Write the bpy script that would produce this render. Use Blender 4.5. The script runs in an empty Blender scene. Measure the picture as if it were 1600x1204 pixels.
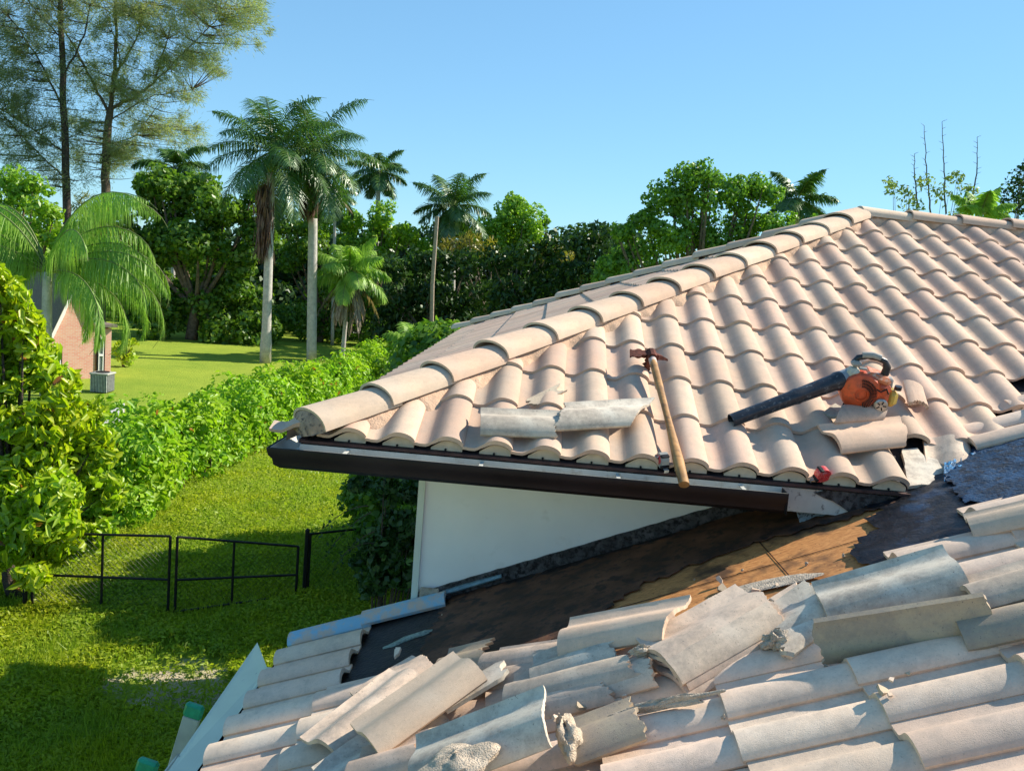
import bpy, math, random
import numpy as np
from mathutils import Matrix, Vector

# ------------------------------------------------------------------ camera, sky, sun, exposure
CAMZ = 5.0
PX_F = 1403.21                                   # focal length in pixels of the 1600 px wide photograph
M = np.array([[0.9966531, 0.01045685, 0.08107562],      # camera right
              [-0.08174719, 0.12748881, 0.98846548],      # camera up
              [0.0, 0.99178488, -0.12791694]])          # camera forward
CAM = np.array([0.0, 0.0, CAMZ])
sc = bpy.context.scene
cd = bpy.data.cameras.new("camera"); cam = bpy.data.objects.new("camera", cd); sc.collection.objects.link(cam)
cd.sensor_width = 36.0; cd.lens = 36.0 * PX_F / 1600.0; cd.clip_start = 0.05; cd.clip_end = 2000
mw = Matrix.Identity(4)
for i in range(3):
    mw[i][0] = M[0][i]; mw[i][1] = M[1][i]; mw[i][2] = -M[2][i]; mw[i][3] = CAM[i]
cam.matrix_world = mw; sc.camera = cam

RD = math.radians
A1 = RD(-1.9506); A2 = RD(-2.1633); S1 = RD(21.8748); S2 = RD(22.0836)
SUN_AZ = A1 + RD(23.5); SUN_EL = RD(39.5)
SUN = np.array([math.cos(SUN_AZ) * math.cos(SUN_EL), math.sin(SUN_AZ) * math.cos(SUN_EL), math.sin(SUN_EL)])
w = bpy.data.worlds.new("World"); sc.world = w; w.use_nodes = True
nt = w.node_tree; nt.nodes.clear()
sky = nt.nodes.new('ShaderNodeTexSky'); sky.sky_type = 'NISHITA'; sky.sun_disc = False
sky.sun_elevation = SUN_EL; sky.sun_rotation = math.pi / 2 - SUN_AZ
sky.air_density = 1.0; sky.dust_density = 0.0; sky.ozone_density = 4.0
bg = nt.nodes.new('ShaderNodeBackground'); bg.inputs[1].default_value = 0.12
wo = nt.nodes.new('ShaderNodeOutputWorld')
tint = nt.nodes.new('ShaderNodeMixRGB'); tint.blend_type = 'MULTIPLY'; tint.inputs[0].default_value = 1; tint.inputs[2].default_value = (.93, 1.47, 1.80, 1)
gam = nt.nodes.new('ShaderNodeGamma'); gam.inputs[1].default_value = 0.57
nt.links.new(sky.outputs[0], gam.inputs[0]); nt.links.new(gam.outputs[0], tint.inputs[1]); nt.links.new(tint.outputs[0], bg.inputs[0]); nt.links.new(bg.outputs[0], wo.inputs[0])
sl = bpy.data.lights.new("sun", 'SUN'); sl.energy = 5.0; sl.angle = RD(0.5); sl.color = (1.0, 0.92, 0.78)
so = bpy.data.objects.new("sun", sl); sc.collection.objects.link(so)
so.rotation_euler = Vector((SUN[0], SUN[1], SUN[2])).to_track_quat('Z', 'Y').to_euler()
so.location = (20, 10, 25)
sc.view_settings.view_transform = 'Standard'; sc.view_settings.look = 'None'
sc.view_settings.gamma = 1; sc.view_settings.use_curve_mapping = False
sc.view_settings.exposure = 0.75
sc.cycles.max_bounces = 6; sc.cycles.transparent_max_bounces = 4; sc.cycles.use_denoising = True

# ------------------------------------------------------------------ frames of the two roofs
Z = np.array([0, 0, 1.0])
d = np.array([math.cos(A1), math.sin(A1), 0]); n = np.array([-math.sin(A1), math.cos(A1), 0])
d2 = np.array([math.cos(A2), math.sin(A2), 0]); n2 = np.array([-math.sin(A2), math.cos(A2), 0])
u = n * math.cos(S1) + Z * math.sin(S1); nu = np.cross(d, u)
u2 = d2 * math.cos(S2) + Z * math.sin(S2); nl = np.cross(u2, n2)
P0 = np.array([-0.727229, 4.062448, -0.798494 + CAMZ]); P1 = np.array([0.725472, 2.508606, -1.271552 + CAMZ])
E_ = 0.39376; W_ = 0.225
D0 = P0 - 0.060 * nu                              # upper deck plane
D1 = P1 - 0.026 * nl                              # lower deck plane
T1 = math.tan(S1); T2 = math.tan(S2)

def ray(x, y): return np.array([(x - 800) / PX_F, (602 - y) / PX_F, 1.0]) @ M
def onp(x, y, p, nn):
    v = ray(x, y); return CAM + v * (((p - CAM) @ nn) / (v @ nn))
def up(x, y, h=0.0): return onp(x, y, D0 + nu * h, nu)
def lo(x, y, h=0.0): return onp(x, y, D1 + nl * h, nl)
def gnd(x, y, h=0.0): return onp(x, y, np.array([0, 0, h]), Z)
def atY(x, y, Y):
    v = ray(x, y); return CAM + v * (Y / v[1])
def DN(dd, nn, zz=0.0): return P0 + d * dd + n * nn + Z * zz       # coordinates off the upper eave corner
def dn_of(p): q = p - P0; return q @ d, q @ n
def cm(c, m, h=0.0): return D1 + u2 * (c * E_) - n2 * (m * W_) + nl * h

# ------------------------------------------------------------------ object helpers
COL = sc.collection
def tag(o, label=None, cat=None, group=None, kind=None):
    if label: o["label"] = label
    if cat: o["category"] = cat
    if group: o["group"] = group
    if kind: o["kind"] = kind
    return o
def root(name, loc, label, cat, group=None):
    o = bpy.data.objects.new(name, None); COL.objects.link(o); o.location = [float(v) for v in loc]
    o.empty_display_size = 0.2
    return tag(o, label, cat, group)
def origin_of(o):
    p = np.zeros(3)
    while o is not None:
        p = p + np.array(o.location); o = o.parent
    return p
def fastmesh(name, V, F):
    V = np.asarray(V, dtype=np.float32); F = np.asarray(F, dtype=np.int32)
    me = bpy.data.meshes.new(name); k = F.shape[1]
    me.vertices.add(len(V)); me.vertices.foreach_set('co', V.ravel())
    me.loops.add(F.size); me.loops.foreach_set('vertex_index', F.ravel())
    me.polygons.add(len(F)); me.polygons.foreach_set('loop_start', np.arange(0, F.size, k, dtype=np.int32))
    me.update(calc_edges=True)
    return me
def link(name, me, mat, parent=None, smooth=False, shift=True):
    if isinstance(mat, (list, tuple)):
        for m_ in mat: me.materials.append(m_)
    else: me.materials.append(mat)
    o = bpy.data.objects.new(name, me); COL.objects.link(o)
    if parent is not None: o.parent = parent
    if smooth is True: me.polygons.foreach_set('use_smooth', [True] * len(me.polygons))
    elif smooth:
        me.polygons.foreach_set('use_smooth', [True] * len(me.polygons)); me.set_sharp_from_angle(angle=RD(smooth))
    return o
class MB:
    def __init__(s): s.v = []; s.f = []; s.mi = []
    def add(s, V, F, mi=0):
        b = len(s.v); s.v.extend([tuple(map(float, q)) for q in V]); s.f.extend([tuple(int(i) + b for i in q) for q in F]); s.mi.extend([mi] * len(F)); return s
    def box(s, c, size, ax=None, mi=0, bev=0.0):
        c = np.array(c, float); hx, hy, hz = [q / 2 for q in size]
        ax = np.eye(3) if ax is None else np.array(ax)
        if bev <= 0:
            V = [c + ax[0] * hx * i + ax[1] * hy * j + ax[2] * hz * k for k in (-1, 1) for j in (-1, 1) for i in (-1, 1)]
            return s.add(V, [(0, 2, 3, 1), (4, 5, 7, 6), (0, 1, 5, 4), (2, 6, 7, 3), (0, 4, 6, 2), (1, 3, 7, 5)], mi)
        b = min(bev, hx * .9, hy * .9, hz * .9); V = []; idx = {}
        for k in (-1, 1):
            for j in (-1, 1):
                for i in (-1, 1):
                    for t in range(3):
                        q = [hx * i, hy * j, hz * k]
                        for a in range(3):
                            if a != t: q[a] -= b * (i, j, k)[a]
                        idx[(i, j, k, t)] = len(V); V.append(c + ax[0] * q[0] + ax[1] * q[1] + ax[2] * q[2])
        F = []
        for sg in (-1, 1):
            F.append([idx[(sg, j, k, 0)] for j, k in ((-1, -1), (1, -1), (1, 1), (-1, 1))][::sg])
            F.append([idx[(i, sg, k, 1)] for i, k in ((-1, -1), (-1, 1), (1, 1), (1, -1))][::sg])
            F.append([idx[(i, j, sg, 2)] for i, j in ((-1, -1), (1, -1), (1, 1), (-1, 1))][::sg])
        for a, b_ in ((-1, -1), (-1, 1), (1, -1), (1, 1)):
            F.append([idx[(-1, a, b_, 1)], idx[(-1, a, b_, 2)], idx[(1, a, b_, 2)], idx[(1, a, b_, 1)]])
            F.append([idx[(a, -1, b_, 0)], idx[(a, -1, b_, 2)], idx[(a, 1, b_, 2)], idx[(a, 1, b_, 0)]])
            F.append([idx[(a, b_, -1, 0)], idx[(a, b_, -1, 1)], idx[(a, b_, 1, 1)], idx[(a, b_, 1, 0)]])
        for i in (-1, 1):
            for j in (-1, 1):
                for k in (-1, 1): F.append([idx[(i, j, k, t)] for t in range(3)])
        return s.add(V, F, mi)
    def tube(s, pts, rad, k=8, mi=0, cap=True, flat=1.0):
        pts = np.array(pts, float); N = len(pts)
        rad = [rad] * N if np.isscalar(rad) else list(rad)
        t = np.gradient(pts, axis=0); t /= np.linalg.norm(t, axis=1)[:, None] + 1e-9
        ref = np.array([0, 0, 1.0]) if abs(t[0][2]) < .9 else np.array([1.0, 0, 0])
        V = []
        a = np.cross(t[0], ref); a /= np.linalg.norm(a)
        for i in range(N):
            a = a - t[i] * (a @ t[i]); a /= np.linalg.norm(a) + 1e-9; b = np.cross(t[i], a)
            for q in range(k):
                an = 2 * math.pi * q / k; V.append(pts[i] + rad[i] * (math.cos(an) * a + flat * math.sin(an) * b))
        F = [(i * k + q, i * k + (q + 1) % k, (i + 1) * k + (q + 1) % k, (i + 1) * k + q) for i in range(N - 1) for q in range(k)]
        if cap: F.append(tuple(range(k))[::-1]); F.append(tuple((N - 1) * k + q for q in range(k)))
        return s.add(V, F, mi)
    def prism(s, poly, vec, mi=0):
        poly = [np.array(q, float) for q in poly]; N = len(poly); vec = np.array(vec, float)
        V = poly + [q + vec for q in poly]
        F = [tuple(range(N))[::-1], tuple(range(N, 2 * N))] + [(i, (i + 1) % N, N + (i + 1) % N, N + i) for i in range(N)]
        return s.add(V, F, mi)
    def build(s, name, mat, parent=None, smooth=False):
        if parent is not None:
            og = origin_of(parent)
            V = [(a - og[0], b - og[1], c - og[2]) for a, b, c in s.v]
        else: V = s.v
        me = bpy.data.meshes.new(name); me.from_pydata(V, [], s.f); me.update()
        o = link(name, me, mat, parent, smooth)
        if isinstance(mat, (list, tuple)): me.polygons.foreach_set('material_index', s.mi)
        return o
def lonely(mb, name, mat, base, label, cat, group=None, smooth=False, kind=None):
    """one top-level mesh thing whose origin sits at base"""
    base = np.array(base, float)
    mb.v = [(a - base[0], b - base[1], c - base[2]) for a, b, c in mb.v]
    o = mb.build(name, mat, None, smooth); o.location = base.tolist()
    return tag(o, label, cat, group, kind)

# ------------------------------------------------------------------ materials
class G:
    def __init__(s, name):
        s.m = bpy.data.materials.new(name); s.m.use_nodes = True; s.t = s.m.node_tree; s.t.nodes.clear()
        s.out = s.t.nodes.new('ShaderNodeOutputMaterial')
    def n(s, ty, **k):
        q = s.t.nodes.new(ty)
        for a, b in k.items(): setattr(q, a, b)
        return q
    def l(s, a, b): s.t.links.new(a, b)
    def setin(s, q, i, v):
        if isinstance(v, bpy.types.NodeSocket): s.l(v, q.inputs[i])
        else:
            if isinstance(v, tuple) and len(v) == 3: v = v + (1,)
            q.inputs[i].default_value = v
    def mix(s, f, a, b, mode='MIX'):
        q = s.n('ShaderNodeMixRGB', blend_type=mode); s.setin(q, 0, f); s.setin(q, 1, a); s.setin(q, 2, b); return q.outputs[0]
    def noise(s, vec, scale, detail=4, rough=.55, out=0):
        q = s.n('ShaderNodeTexNoise'); s.l(vec, q.inputs['Vector']); q.inputs['Scale'].default_value = scale
        q.inputs['Detail'].default_value = detail; q.inputs['Roughness'].default_value = rough; return q.outputs[out]
    def ramp(s, f, a, b, c0=(0, 0, 0), c1=(1, 1, 1)):
        q = s.n('ShaderNodeValToRGB'); s.l(f, q.inputs[0]); e = q.color_ramp.elements
        e[0].position = a; e[1].position = b; e[0].color = c0 + (1,); e[1].color = c1 + (1,); return q.outputs[0]
    def co(s, k='Object'): return s.n('ShaderNodeTexCoord').outputs[k]
    def bump(s, h, st=.4, dist=.004):
        q = s.n('ShaderNodeBump'); s.l(h, q.inputs['Height']); q.inputs['Strength'].default_value = st; q.inputs['Distance'].default_value = dist; return q.outputs[0]
    def pbr(s, col, rough=.8, norm=None, metal=0.0, spec=.3, **kw):
        q = s.n('ShaderNodeBsdfPrincipled'); s.setin(q, 'Base Color', col); s.setin(q, 'Roughness', rough)
        q.inputs['Metallic'].default_value = metal; q.inputs['Specular IOR Level'].default_value = spec
        for a, b in kw.items(): s.setin(q, a, b)
        if norm is not None: s.l(norm, q.inputs['Normal'])
        s.l(q.outputs[0], s.out.inputs[0]); return s.m
def simple(name, c, rough=.6, metal=0.0, var=.25, scale=12, bump=.2, bd=.002, spec=.3, dirt=None, dlim=(.55, .75)):
    g = G(name); v = g.co(); nz = g.noise(v, scale, 5)
    dark = tuple(q * (1 - var) for q in c); lite = tuple(min(1, q * (1 + var * .6)) for q in c)
    col = g.ramp(nz, .35, .65, dark, lite)
    if dirt: col = g.mix(g.ramp(g.noise(v, scale * 2.7, 6, .65), dlim[0], dlim[1]), col, dirt)
    return g.pbr(col, rough, g.bump(g.noise(v, scale * 6, 3), bump, bd), metal, spec)

def tile_material(name, A, B, rnd='island', grime=.5, back=None):
    g = G(name); v = g.co()
    if rnd == 'island': r_ = g.n('ShaderNodeNewGeometry').outputs['Random Per Island']
    else: r_ = g.n('ShaderNodeObjectInfo').outputs['Random']
    base = g.mix(g.ramp(r_, .15, .85), A, B)
    base = g.mix(g.ramp(g.noise(v, 5, 4), .35, .7), base, g.mix(1.0, base, (1.1, 1.02, .95), 'MULTIPLY'))
    hs = g.n('ShaderNodeHueSaturation'); g.l(base, hs.inputs['Color'])
    mth = g.n('ShaderNodeMath', operation='MULTIPLY'); g.l(r_, mth.inputs[0]); mth.inputs[1].default_value = 7.31
    fr = g.n('ShaderNodeMath', operation='FRACT'); g.l(mth.outputs[0], fr.inputs[0])
    mr = g.n('ShaderNodeMapRange'); g.l(fr.outputs[0], mr.inputs[0]); mr.inputs[3].default_value = .86; mr.inputs[4].default_value = 1.1
    g.l(mr.outputs[0], hs.inputs['Value']); base = hs.outputs[0]
    base = g.mix(g.ramp(g.noise(v, 14, 6, .7), .45, .8, (0, 0, 0), (.5 * grime,) * 3), base, (.30, .25, .21))
    base = g.mix(g.ramp(g.noise(v, 120, 3, .75), .63, .70, (0, 0, 0), (min(1, .45 * grime),) * 3), base, (.13, .11, .10))
    base = g.mix(g.ramp(g.noise(v, 420, 1, .5), .35, .8, (.92,) * 3, (1.08,) * 3), base, base, 'MIX') if False else base
    base = g.mix(g.ramp(g.noise(v, 2.6, 8, .75), .50, .72, (0, 0, 0), (.42 * grime,) * 3), base, (.27, .235, .20))
    base = g.mix(g.ramp(g.noise(v, 150, 4, .7), .3, .7, (.0,) * 3, (.30,) * 3), base, g.mix(1.0, base, (.72, .70, .68), 'MULTIPLY'))
    hgt = g.mix(.35, g.noise(v, 330, 3, .6), g.noise(v, 38, 4, .6))
    return g.pbr(base, .88, g.bump(hgt, .55, .003), 0, .2)
def leaf_material(name, a, b, trans=.35, gloss=.08, third=None, dry=0.0):
    g = G(name); r_ = g.n('ShaderNodeNewGeometry').outputs['Random Per Island']
    col = g.mix(g.ramp(r_, .1, .9), a, b)
    v = g.co(); col = g.mix(g.ramp(g.noise(v, .9, 3), .38, .62), col, g.mix(1.0, col, third or (1.15, 1.1, .8), 'MULTIPLY'))
    if dry > 0:
        q = g.n('ShaderNodeMath', operation='GREATER_THAN'); m7 = g.n('ShaderNodeMath', operation='MULTIPLY'); m7.inputs[1].default_value = 13.7
        fr = g.n('ShaderNodeMath', operation='FRACT'); g.l(r_, m7.inputs[0]); g.l(m7.outputs[0], fr.inputs[0]); g.l(fr.outputs[0], q.inputs[0]); q.inputs[1].default_value = 1 - dry
        col = g.mix(q.outputs[0], col, (.30, .12, .03))
    df = g.n('ShaderNodeBsdfDiffuse'); g.l(col, df.inputs[0])
    tr = g.n('ShaderNodeBsdfTranslucent'); g.l(g.mix(1.0, col, (1.5, 1.7, .7), 'MULTIPLY'), tr.inputs[0])
    m1 = g.n('ShaderNodeMixShader'); m1.inputs[0].default_value = trans; g.l(df.outputs[0], m1.inputs[1]); g.l(tr.outputs[0], m1.inputs[2])
    gl = g.n('ShaderNodeBsdfGlossy'); gl.inputs['Roughness'].default_value = .38; gl.inputs[0].default_value = (.8, .85, .8, 1)
    m2 = g.n('ShaderNodeMixShader'); m2.inputs[0].default_value = gloss; g.l(m1.outputs[0], m2.inputs[1]); g.l(gl.outputs[0], m2.inputs[2])
    g.l(m2.outputs[0], g.out.inputs[0]); return g.m

PEACH = (.58, .41, .315); CREAM = (.59, .455, .345)
m_tile = tile_material('clay_tile', PEACH, CREAM, 'island', .8)
m_tile_low = tile_material('weathered_tile', (.75, .565, .445), (.76, .615, .48), 'island', 1.0)
m_loose = tile_material('loose_tile', (.68, .51, .395), (.70, .57, .44), 'object', 1.7)
m_under = tile_material('tile_underside', (.46, .37, .26), (.50, .43, .33), 'object', 2.2)
m_grey_tile = tile_material('grey_tile_back', (.62, .56, .46), (.65, .59, .49), 'object', 2.0)
m_cap = tile_material('cap_tile', (.68, .49, .36), (.68, .54, .405), 'object', .8)
m_mortar = simple('mortar', (.60, .40, .27), .95, var=.2, scale=20, bump=.8, bd=.006, dirt=(.42, .30, .22))
m_mortar_grey = simple('grey_mortar', (.50, .42, .33), .95, var=.3, scale=25, bump=1, bd=.01, dirt=(.22, .17, .13))
m_white = simple('white_paint', (.88, .87, .83), .75, var=.04, scale=3, bump=.5, bd=.003, dirt=(.72, .70, .64), dlim=(.6, .85))
m_trim = simple('cream_trim', (.66, .70, .62), .55, var=.08, scale=4, bump=.1, bd=.001)
m_gut_out = simple('dark_gutter', (.012, .010, .013), .45, var=.3, scale=5, bump=.06, bd=.001, spec=.25, dirt=(.022, .018, .020), dlim=(.6, .9))
m_gut_in = simple('gutter_inside', (.52, .52, .47), .5, var=.12, scale=7, bump=.1, bd=.001, dirt=(.30, .25, .18), dlim=(.55, .8))
m_fascia = simple('fascia_metal', (.50, .49, .44), .45, var=.15, scale=9, bump=.1, bd=.001, dirt=(.08, .07, .07), dlim=(.58, .7))
m_drip = simple('rusty_edge', (.07, .035, .03), .8, var=.4, scale=20)
m_tar = simple('roofing_felt', (.020, .016, .018), .62, var=.5, scale=9, bump=.7, bd=.008, dirt=(.055, .040, .032), dlim=(.5, .8))
m_black = simple('black_plastic', (.018, .020, .024), .38, var=.3, scale=30, bump=.2, bd=.001, spec=.5)
m_iron_black = simple('black_iron', (.008, .008, .009), .5, var=.2)
m_flash = simple('tarred_flashing', (.09, .085, .085), .6, var=.5, scale=14, bump=.5, bd=.004, dirt=(.012, .010, .010), dlim=(.45, .6))

def ply_material():
    g = G('plywood'); v = g.co('Object')
    mp = g.n('ShaderNodeMapping'); g.l(v, mp.inputs[0]); mp.inputs['Scale'].default_value = (1.2, 9, 9)
    gr = g.noise(mp.outputs[0], 9, 6, .65)
    col = g.ramp(gr, .3, .72, (.37, .145, .045), (.68, .32, .11))
    col = g.mix(g.ramp(g.noise(v, 3.2, 5, .6), .5, .62), col, (.11, .055, .028))
    col = g.mix(g.ramp(g.noise(v, 60, 3, .7), .62, .72), col, (.05, .03, .02))
    return g.pbr(col, .75, g.bump(gr, .3, .003), 0, .25)
m_ply = ply_material()
def mastic_material():
    g = G('black_mastic'); v = g.co()
    col = g.ramp(g.noise(v, 16, 5, .6), .4, .8, (.003, .0035, .006), (.018, .021, .030))
    col = g.mix(g.ramp(g.noise(v, 2.6, 5, .6), .60, .75), col, (.03, .08, .17))
    h = g.mix(.25, g.noise(v, 13, 5, .6), g.noise(v, 70, 3, .7))
    return g.pbr(col, .42, g.bump(h, .6, .02), 0, .35)
m_mastic = mastic_material()
def blue_tile_material():
    g = G('blue_sealed_tile'); v = g.co()
    col = g.mix(g.ramp(g.noise(v, 11, 5, .65), .42, .56), (.55, .45, .38), (.25, .47, .62))
    return g.pbr(col, .7, g.bump(g.noise(v, 60, 4), .5, .004))
m_blue = blue_tile_material()

# ------------------------------------------------------------------ roof tile geometry (x across, y up the slope, z out)
TL = 0.445
def prof(x):
    x = np.asarray(x, float)
    left = 0.05 * np.clip(0.5 + 0.5 * np.cos(np.pi * np.clip(x / .098, -1, 0)), 0, 1) ** 0.72
    right = 0.05 * np.sqrt(np.clip(1 - (x / .0805) ** 2, 0, 1))
    z = np.where(x < 0, left, right)
    z = np.where(x < -.128, z + .004 * np.clip((-.128 - x) / .014, 0, 1), z)
    return z
def tile_geo(L=TL, x0=-.153, x1=.0785, nx=20, ny=2, lo_cut=None, hi_cut=None, th=.015, full=True):
    xs = np.linspace(x0, x1, nx + 1)
    # denser near the steep right edge
    xs = x0 + (x1 - x0) * (1 - (1 - np.linspace(0, 1, nx + 1)) ** 1.25)
    yl = np.zeros(nx + 1) if lo_cut is None else lo_cut(xs); yh = np.full(nx + 1, L) if hi_cut is None else hi_cut(xs)
    t = np.linspace(0, 1, ny + 1)[:, None]
    Y = yl[None] * (1 - t) + yh[None] * t; X = np.broadcast_to(xs, Y.shape); Zt = np.broadcast_to(prof(xs), Y.shape)
    top = np.stack([X, Y, Zt + th], -1).reshape(-1, 3)
    ins = np.broadcast_to(prof(xs * 1.0), Y.shape)
    Xb = np.where(X > 0, X * .90, X); bot = np.stack([Xb, Y, np.where(X > -.06, Zt * .86, Zt)], -1).reshape(-1, 3)
    V = np.concatenate([top, bot]); nxx = nx + 1; nb = len(top); F = []
    for j in range(ny):
        for i in range(nx):
            a = j * nxx + i; F.append((a, a + 1, a + 1 + nxx, a + nxx)); F.append((nb + a, nb + a + nxx, nb + a + 1 + nxx, nb + a + 1))
    for i in range(nx):
        F.append((i + 1, i, nb + i, nb + i + 1)); a = ny * nxx + i; F.append((a, a + 1, nb + a + 1, nb + a))
    for j in range(ny):
        a = j * nxx; F.append((a, a + nxx, nb + a + nxx, nb + a)); a += nx; F.append((a + nxx, a, nb + a, nb + a + nxx))
    return V, np.array(F)
def stack_tiles(items, name, mat, parent, geo):
    """items: (origin, X, Y, N) frames; one mesh holding the laid field"""
    V0, F0 = geo; Vs = []; Fs = []
    for k, (o, X, Y, N) in enumerate(items):
        Vs.append(o + V0[:, :1] * X + V0[:, 1:2] * Y + V0[:, 2:3] * N); Fs.append(F0 + k * len(V0))
    V = np.concatenate(Vs) - origin_of(parent); me = fastmesh(name, V, np.concatenate(Fs))
    return link(name, me, mat, parent, smooth=40)

rng = np.random.default_rng(11); random.seed(4)
def jig(a): return rng.normal(0, a)

# ================================================================== THE HOUSE
RD_ = 3.615; WN = 0.45                            # run of the left slope; depth of the white wall behind the eave
HB = np.array([DN(0.3, WN)[0], DN(0.3, WN)[1], 0.0])
house = root('house', HB, 'white walled house with peach barrel tile hip roof, half stripped of tiles', 'house')
RN = 3.735                                         # run of the upper front slope
RIDGE_Z = RN * T1
SL = RIDGE_Z / RD_                               # left slope (run RD_)
XE = -0.22                                        # corner of the tiles along d
VAL0 = 2.66                                       # where the valley starts along d
def valley_n(dd): return (dd - VAL0) * T2 / T1
EAVE_Z = -0.060 / math.cos(S1)
# --- upper front field
tn = -math.sin(0.030); 
def frame(o, X, Y, N, tilt=.034, yaw=0.0):
    Y2 = Y * math.cos(tilt) - N * math.sin(tilt); N2 = N * math.cos(tilt) + Y * math.sin(tilt)
    if yaw:
        X3 = X * math.cos(yaw) + Y2 * math.sin(yaw); Y3 = Y2 * math.cos(yaw) - X * math.sin(yaw); return (o, X3, Y3, N2)
    return (o, X, Y2, N2)
geoA = tile_geo(); items = []
missing = {(13, 0), (12, 0)}
# hole left by the removed tiles beside the valley
for j in range(0, 11):
    for k in range(-1, 46):
        dd = k * W_; nn_ = j * E_ * math.cos(S1)
        hip_n = (dd - XE) * RN / RD_
        if nn_ > hip_n + 0.02 or nn_ > RN - .12: continue
        if nn_ < valley_n(dd) - .17: continue
        if (k, j) in missing: continue
        if nn_ + .40 > RN: L_ = 1
        o = D0 + d * (dd + jig(.0015)) + u * (j * E_ - .004 + jig(.003)) + nu * (.0175 + jig(.001))
        items.append(frame(o, d, u, nu, .042, jig(.008)))
field = []
# tiles whose head would poke through the hip are shortened
short = {}
for it in items:
    q = it[0] - P0; dd = q @ d; nn_ = q @ n
    room = min((dd - XE) * RN / RD_ - nn_, RN - nn_) / math.cos(S1) + .09
    short.setdefault(round(min(TL, max(.06, room)) / .04), []).append(it)
Vs = []; Fs = []; base = 0
for kf, lst in short.items():
    L_ = min(TL, kf * .04)
    V0, F0 = tile_geo(L=L_)
    for (o, X, Y, N) in lst:
        Vs.append(o + V0[:, :1] * X + V0[:, 1:2] * Y + V0[:, 2:3] * N); Fs.append(F0 + base); base += len(V0)
me = fastmesh('roof_tiles', np.concatenate(Vs) - HB, np.concatenate(Fs))
rt = link('roof_tiles', me, m_tile, house, smooth=40); rt['label'] = 'intact upper slope of peach barrel tiles'
# --- upper left field (its tiles run along n)
items = []
uL = d * math.cos(math.atan(SL)) + Z * math.sin(math.atan(SL)); nL = np.cross(uL, n)  # upslope towards +d
for j in range(0, 10):
    for k in range(1, 32):
        nn_ = k * W_; dd = XE + j * E_ * math.cos(math.atan(SL))
        if nn_ > RN + (RD_ - (dd - XE)) * RN / RD_: continue
        if (dd - XE) > nn_ * RD_ / RN - .02 or (k == 1 and j == 0): continue
        room = (nn_ * RD_ / RN - (dd - XE)) / math.cos(math.atan(SL))
        L_ = min(TL, max(.08, room + .02))
        V0, F0 = tile_geo(L=round(L_ / .05) * .05 + .01)
        dd += .05 * (j == 0); o = P0 + d * dd + n * nn_ + Z * (EAVE_Z + (dd - XE) * SL) + nL * (.0135 + jig(.0008))
        items.append((frame(o, -n, uL, nL, .031, jig(.006)), V0, F0))
Vs = []; Fs = []; base = 0
for (o, X, Y, N), V0, F0 in items:
    Vs.append(o + V0[:, :1] * X + V0[:, 1:2] * Y + V0[:, 2:3] * N); Fs.append(F0 + base); base += len(V0)
link('roof_tiles', fastmesh('roof_tiles', np.concatenate(Vs) - HB, np.concatenate(Fs)), m_tile, house, smooth=40)
# --- decks and soffits of the upper roof (solid body under the tiles)
mb = MB(); b = EAVE_Z
APX = XE + RD_; DR = 12.0
c0 = DN(XE, 0, b); c1 = DN(DR, 0, b); aL = DN(APX, RN, b + RIDGE_Z); aR = DN(DR, RN, b + RIDGE_Z)
c2 = DN(XE, 2 * RN, b); c3 = DN(DR, 2 * RN, b)
VV = [c0, DN(VAL0, 0, b), DN(VAL0 + RN * T1 / T2, RN, b + RIDGE_Z), aL, c2, c3, aR]
lowv = [q - Z * .02 for q in (c0, c1, c3, c2)]
mb.add([c0, c1, aR, aL], [(0, 1, 2, 3)]); mb.add([c0, aL, c2], [(0, 1, 2)]); mb.add([aL, aR, c3, c2], [(0, 1, 2, 3)])
mb.build('roof_deck', m_tar, house)
mb = MB(); 
mb.add([DN(XE + .012, .012, b - .12), DN(VAL0 + .3, .012, b - .12), DN(VAL0 + .3, WN+.03, b - .12), DN(XE + .012, WN+.03, b - .12)], [(0, 1, 2, 3)])
mb.add([DN(XE + .012, WN+.03, b - .12), DN(.30, WN+.03, b - .12), DN(.30, 2 * RN, b - .12), DN(XE + .012, 2 * RN, b - .12)], [(0, 1, 2, 3)])
mb.build('soffit', m_white, house)
# --- white walls
lz = lambda p: (D1 @ nl - p[0] * nl[0] - p[1] * nl[1]) / nl[2]      # height of the lower deck above a plan point
mb = MB()
wf = [DN(.295, WN), DN(3.2, WN)]
q0 = wf[0].copy(); q1 = wf[1].copy()
mb.prism([[q0[0], q0[1], lz(q0) - .02], [q1[0], q1[1], P0[2] + b - .04], [q0[0], q0[1], P0[2] + b - .121]], n * .12)
mb.prism([[q0[0], q0[1], 0], [q1[0], q1[1], 0], [q1[0], q1[1], lz(q1) - .1], [q0[0], q0[1], lz(q0) - .021]], n * .12)
s0 = DN(.2955, WN + .121); s1_ = DN(.2955, 2 * RN - .4)
mb.prism([[s0[0], s0[1], 0], [s1_[0], s1_[1], 0], [s1_[0], s1_[1], P0[2] + b - .121], [s0[0], s0[1], P0[2] + b - .121]], d * .12)
s0 = DN(.42, 2 * RN - .4); mb.prism([[s0[0], s0[1], 0], list(DN(11, 2 * RN - .4)[:2]) + [0], list(DN(11, 2 * RN - .4)[:2]) + [P0[2] + b - .121], [s0[0], s0[1], P0[2] + b - .121]], -n * .12)
mb.build('wall', m_white, house)
mb = MB(); q = DN(.278, WN - .018); mb.prism([[q[0], q[1], lz(q) - .3], (q + d * .034)[:2].tolist() + [lz(q) - .3], (q + d * .034)[:2].tolist() + [P0[2] + b - .122], [q[0], q[1], P0[2] + b - .122]], n * .017)
mb.build('corner_board', m_trim, house)
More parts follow.
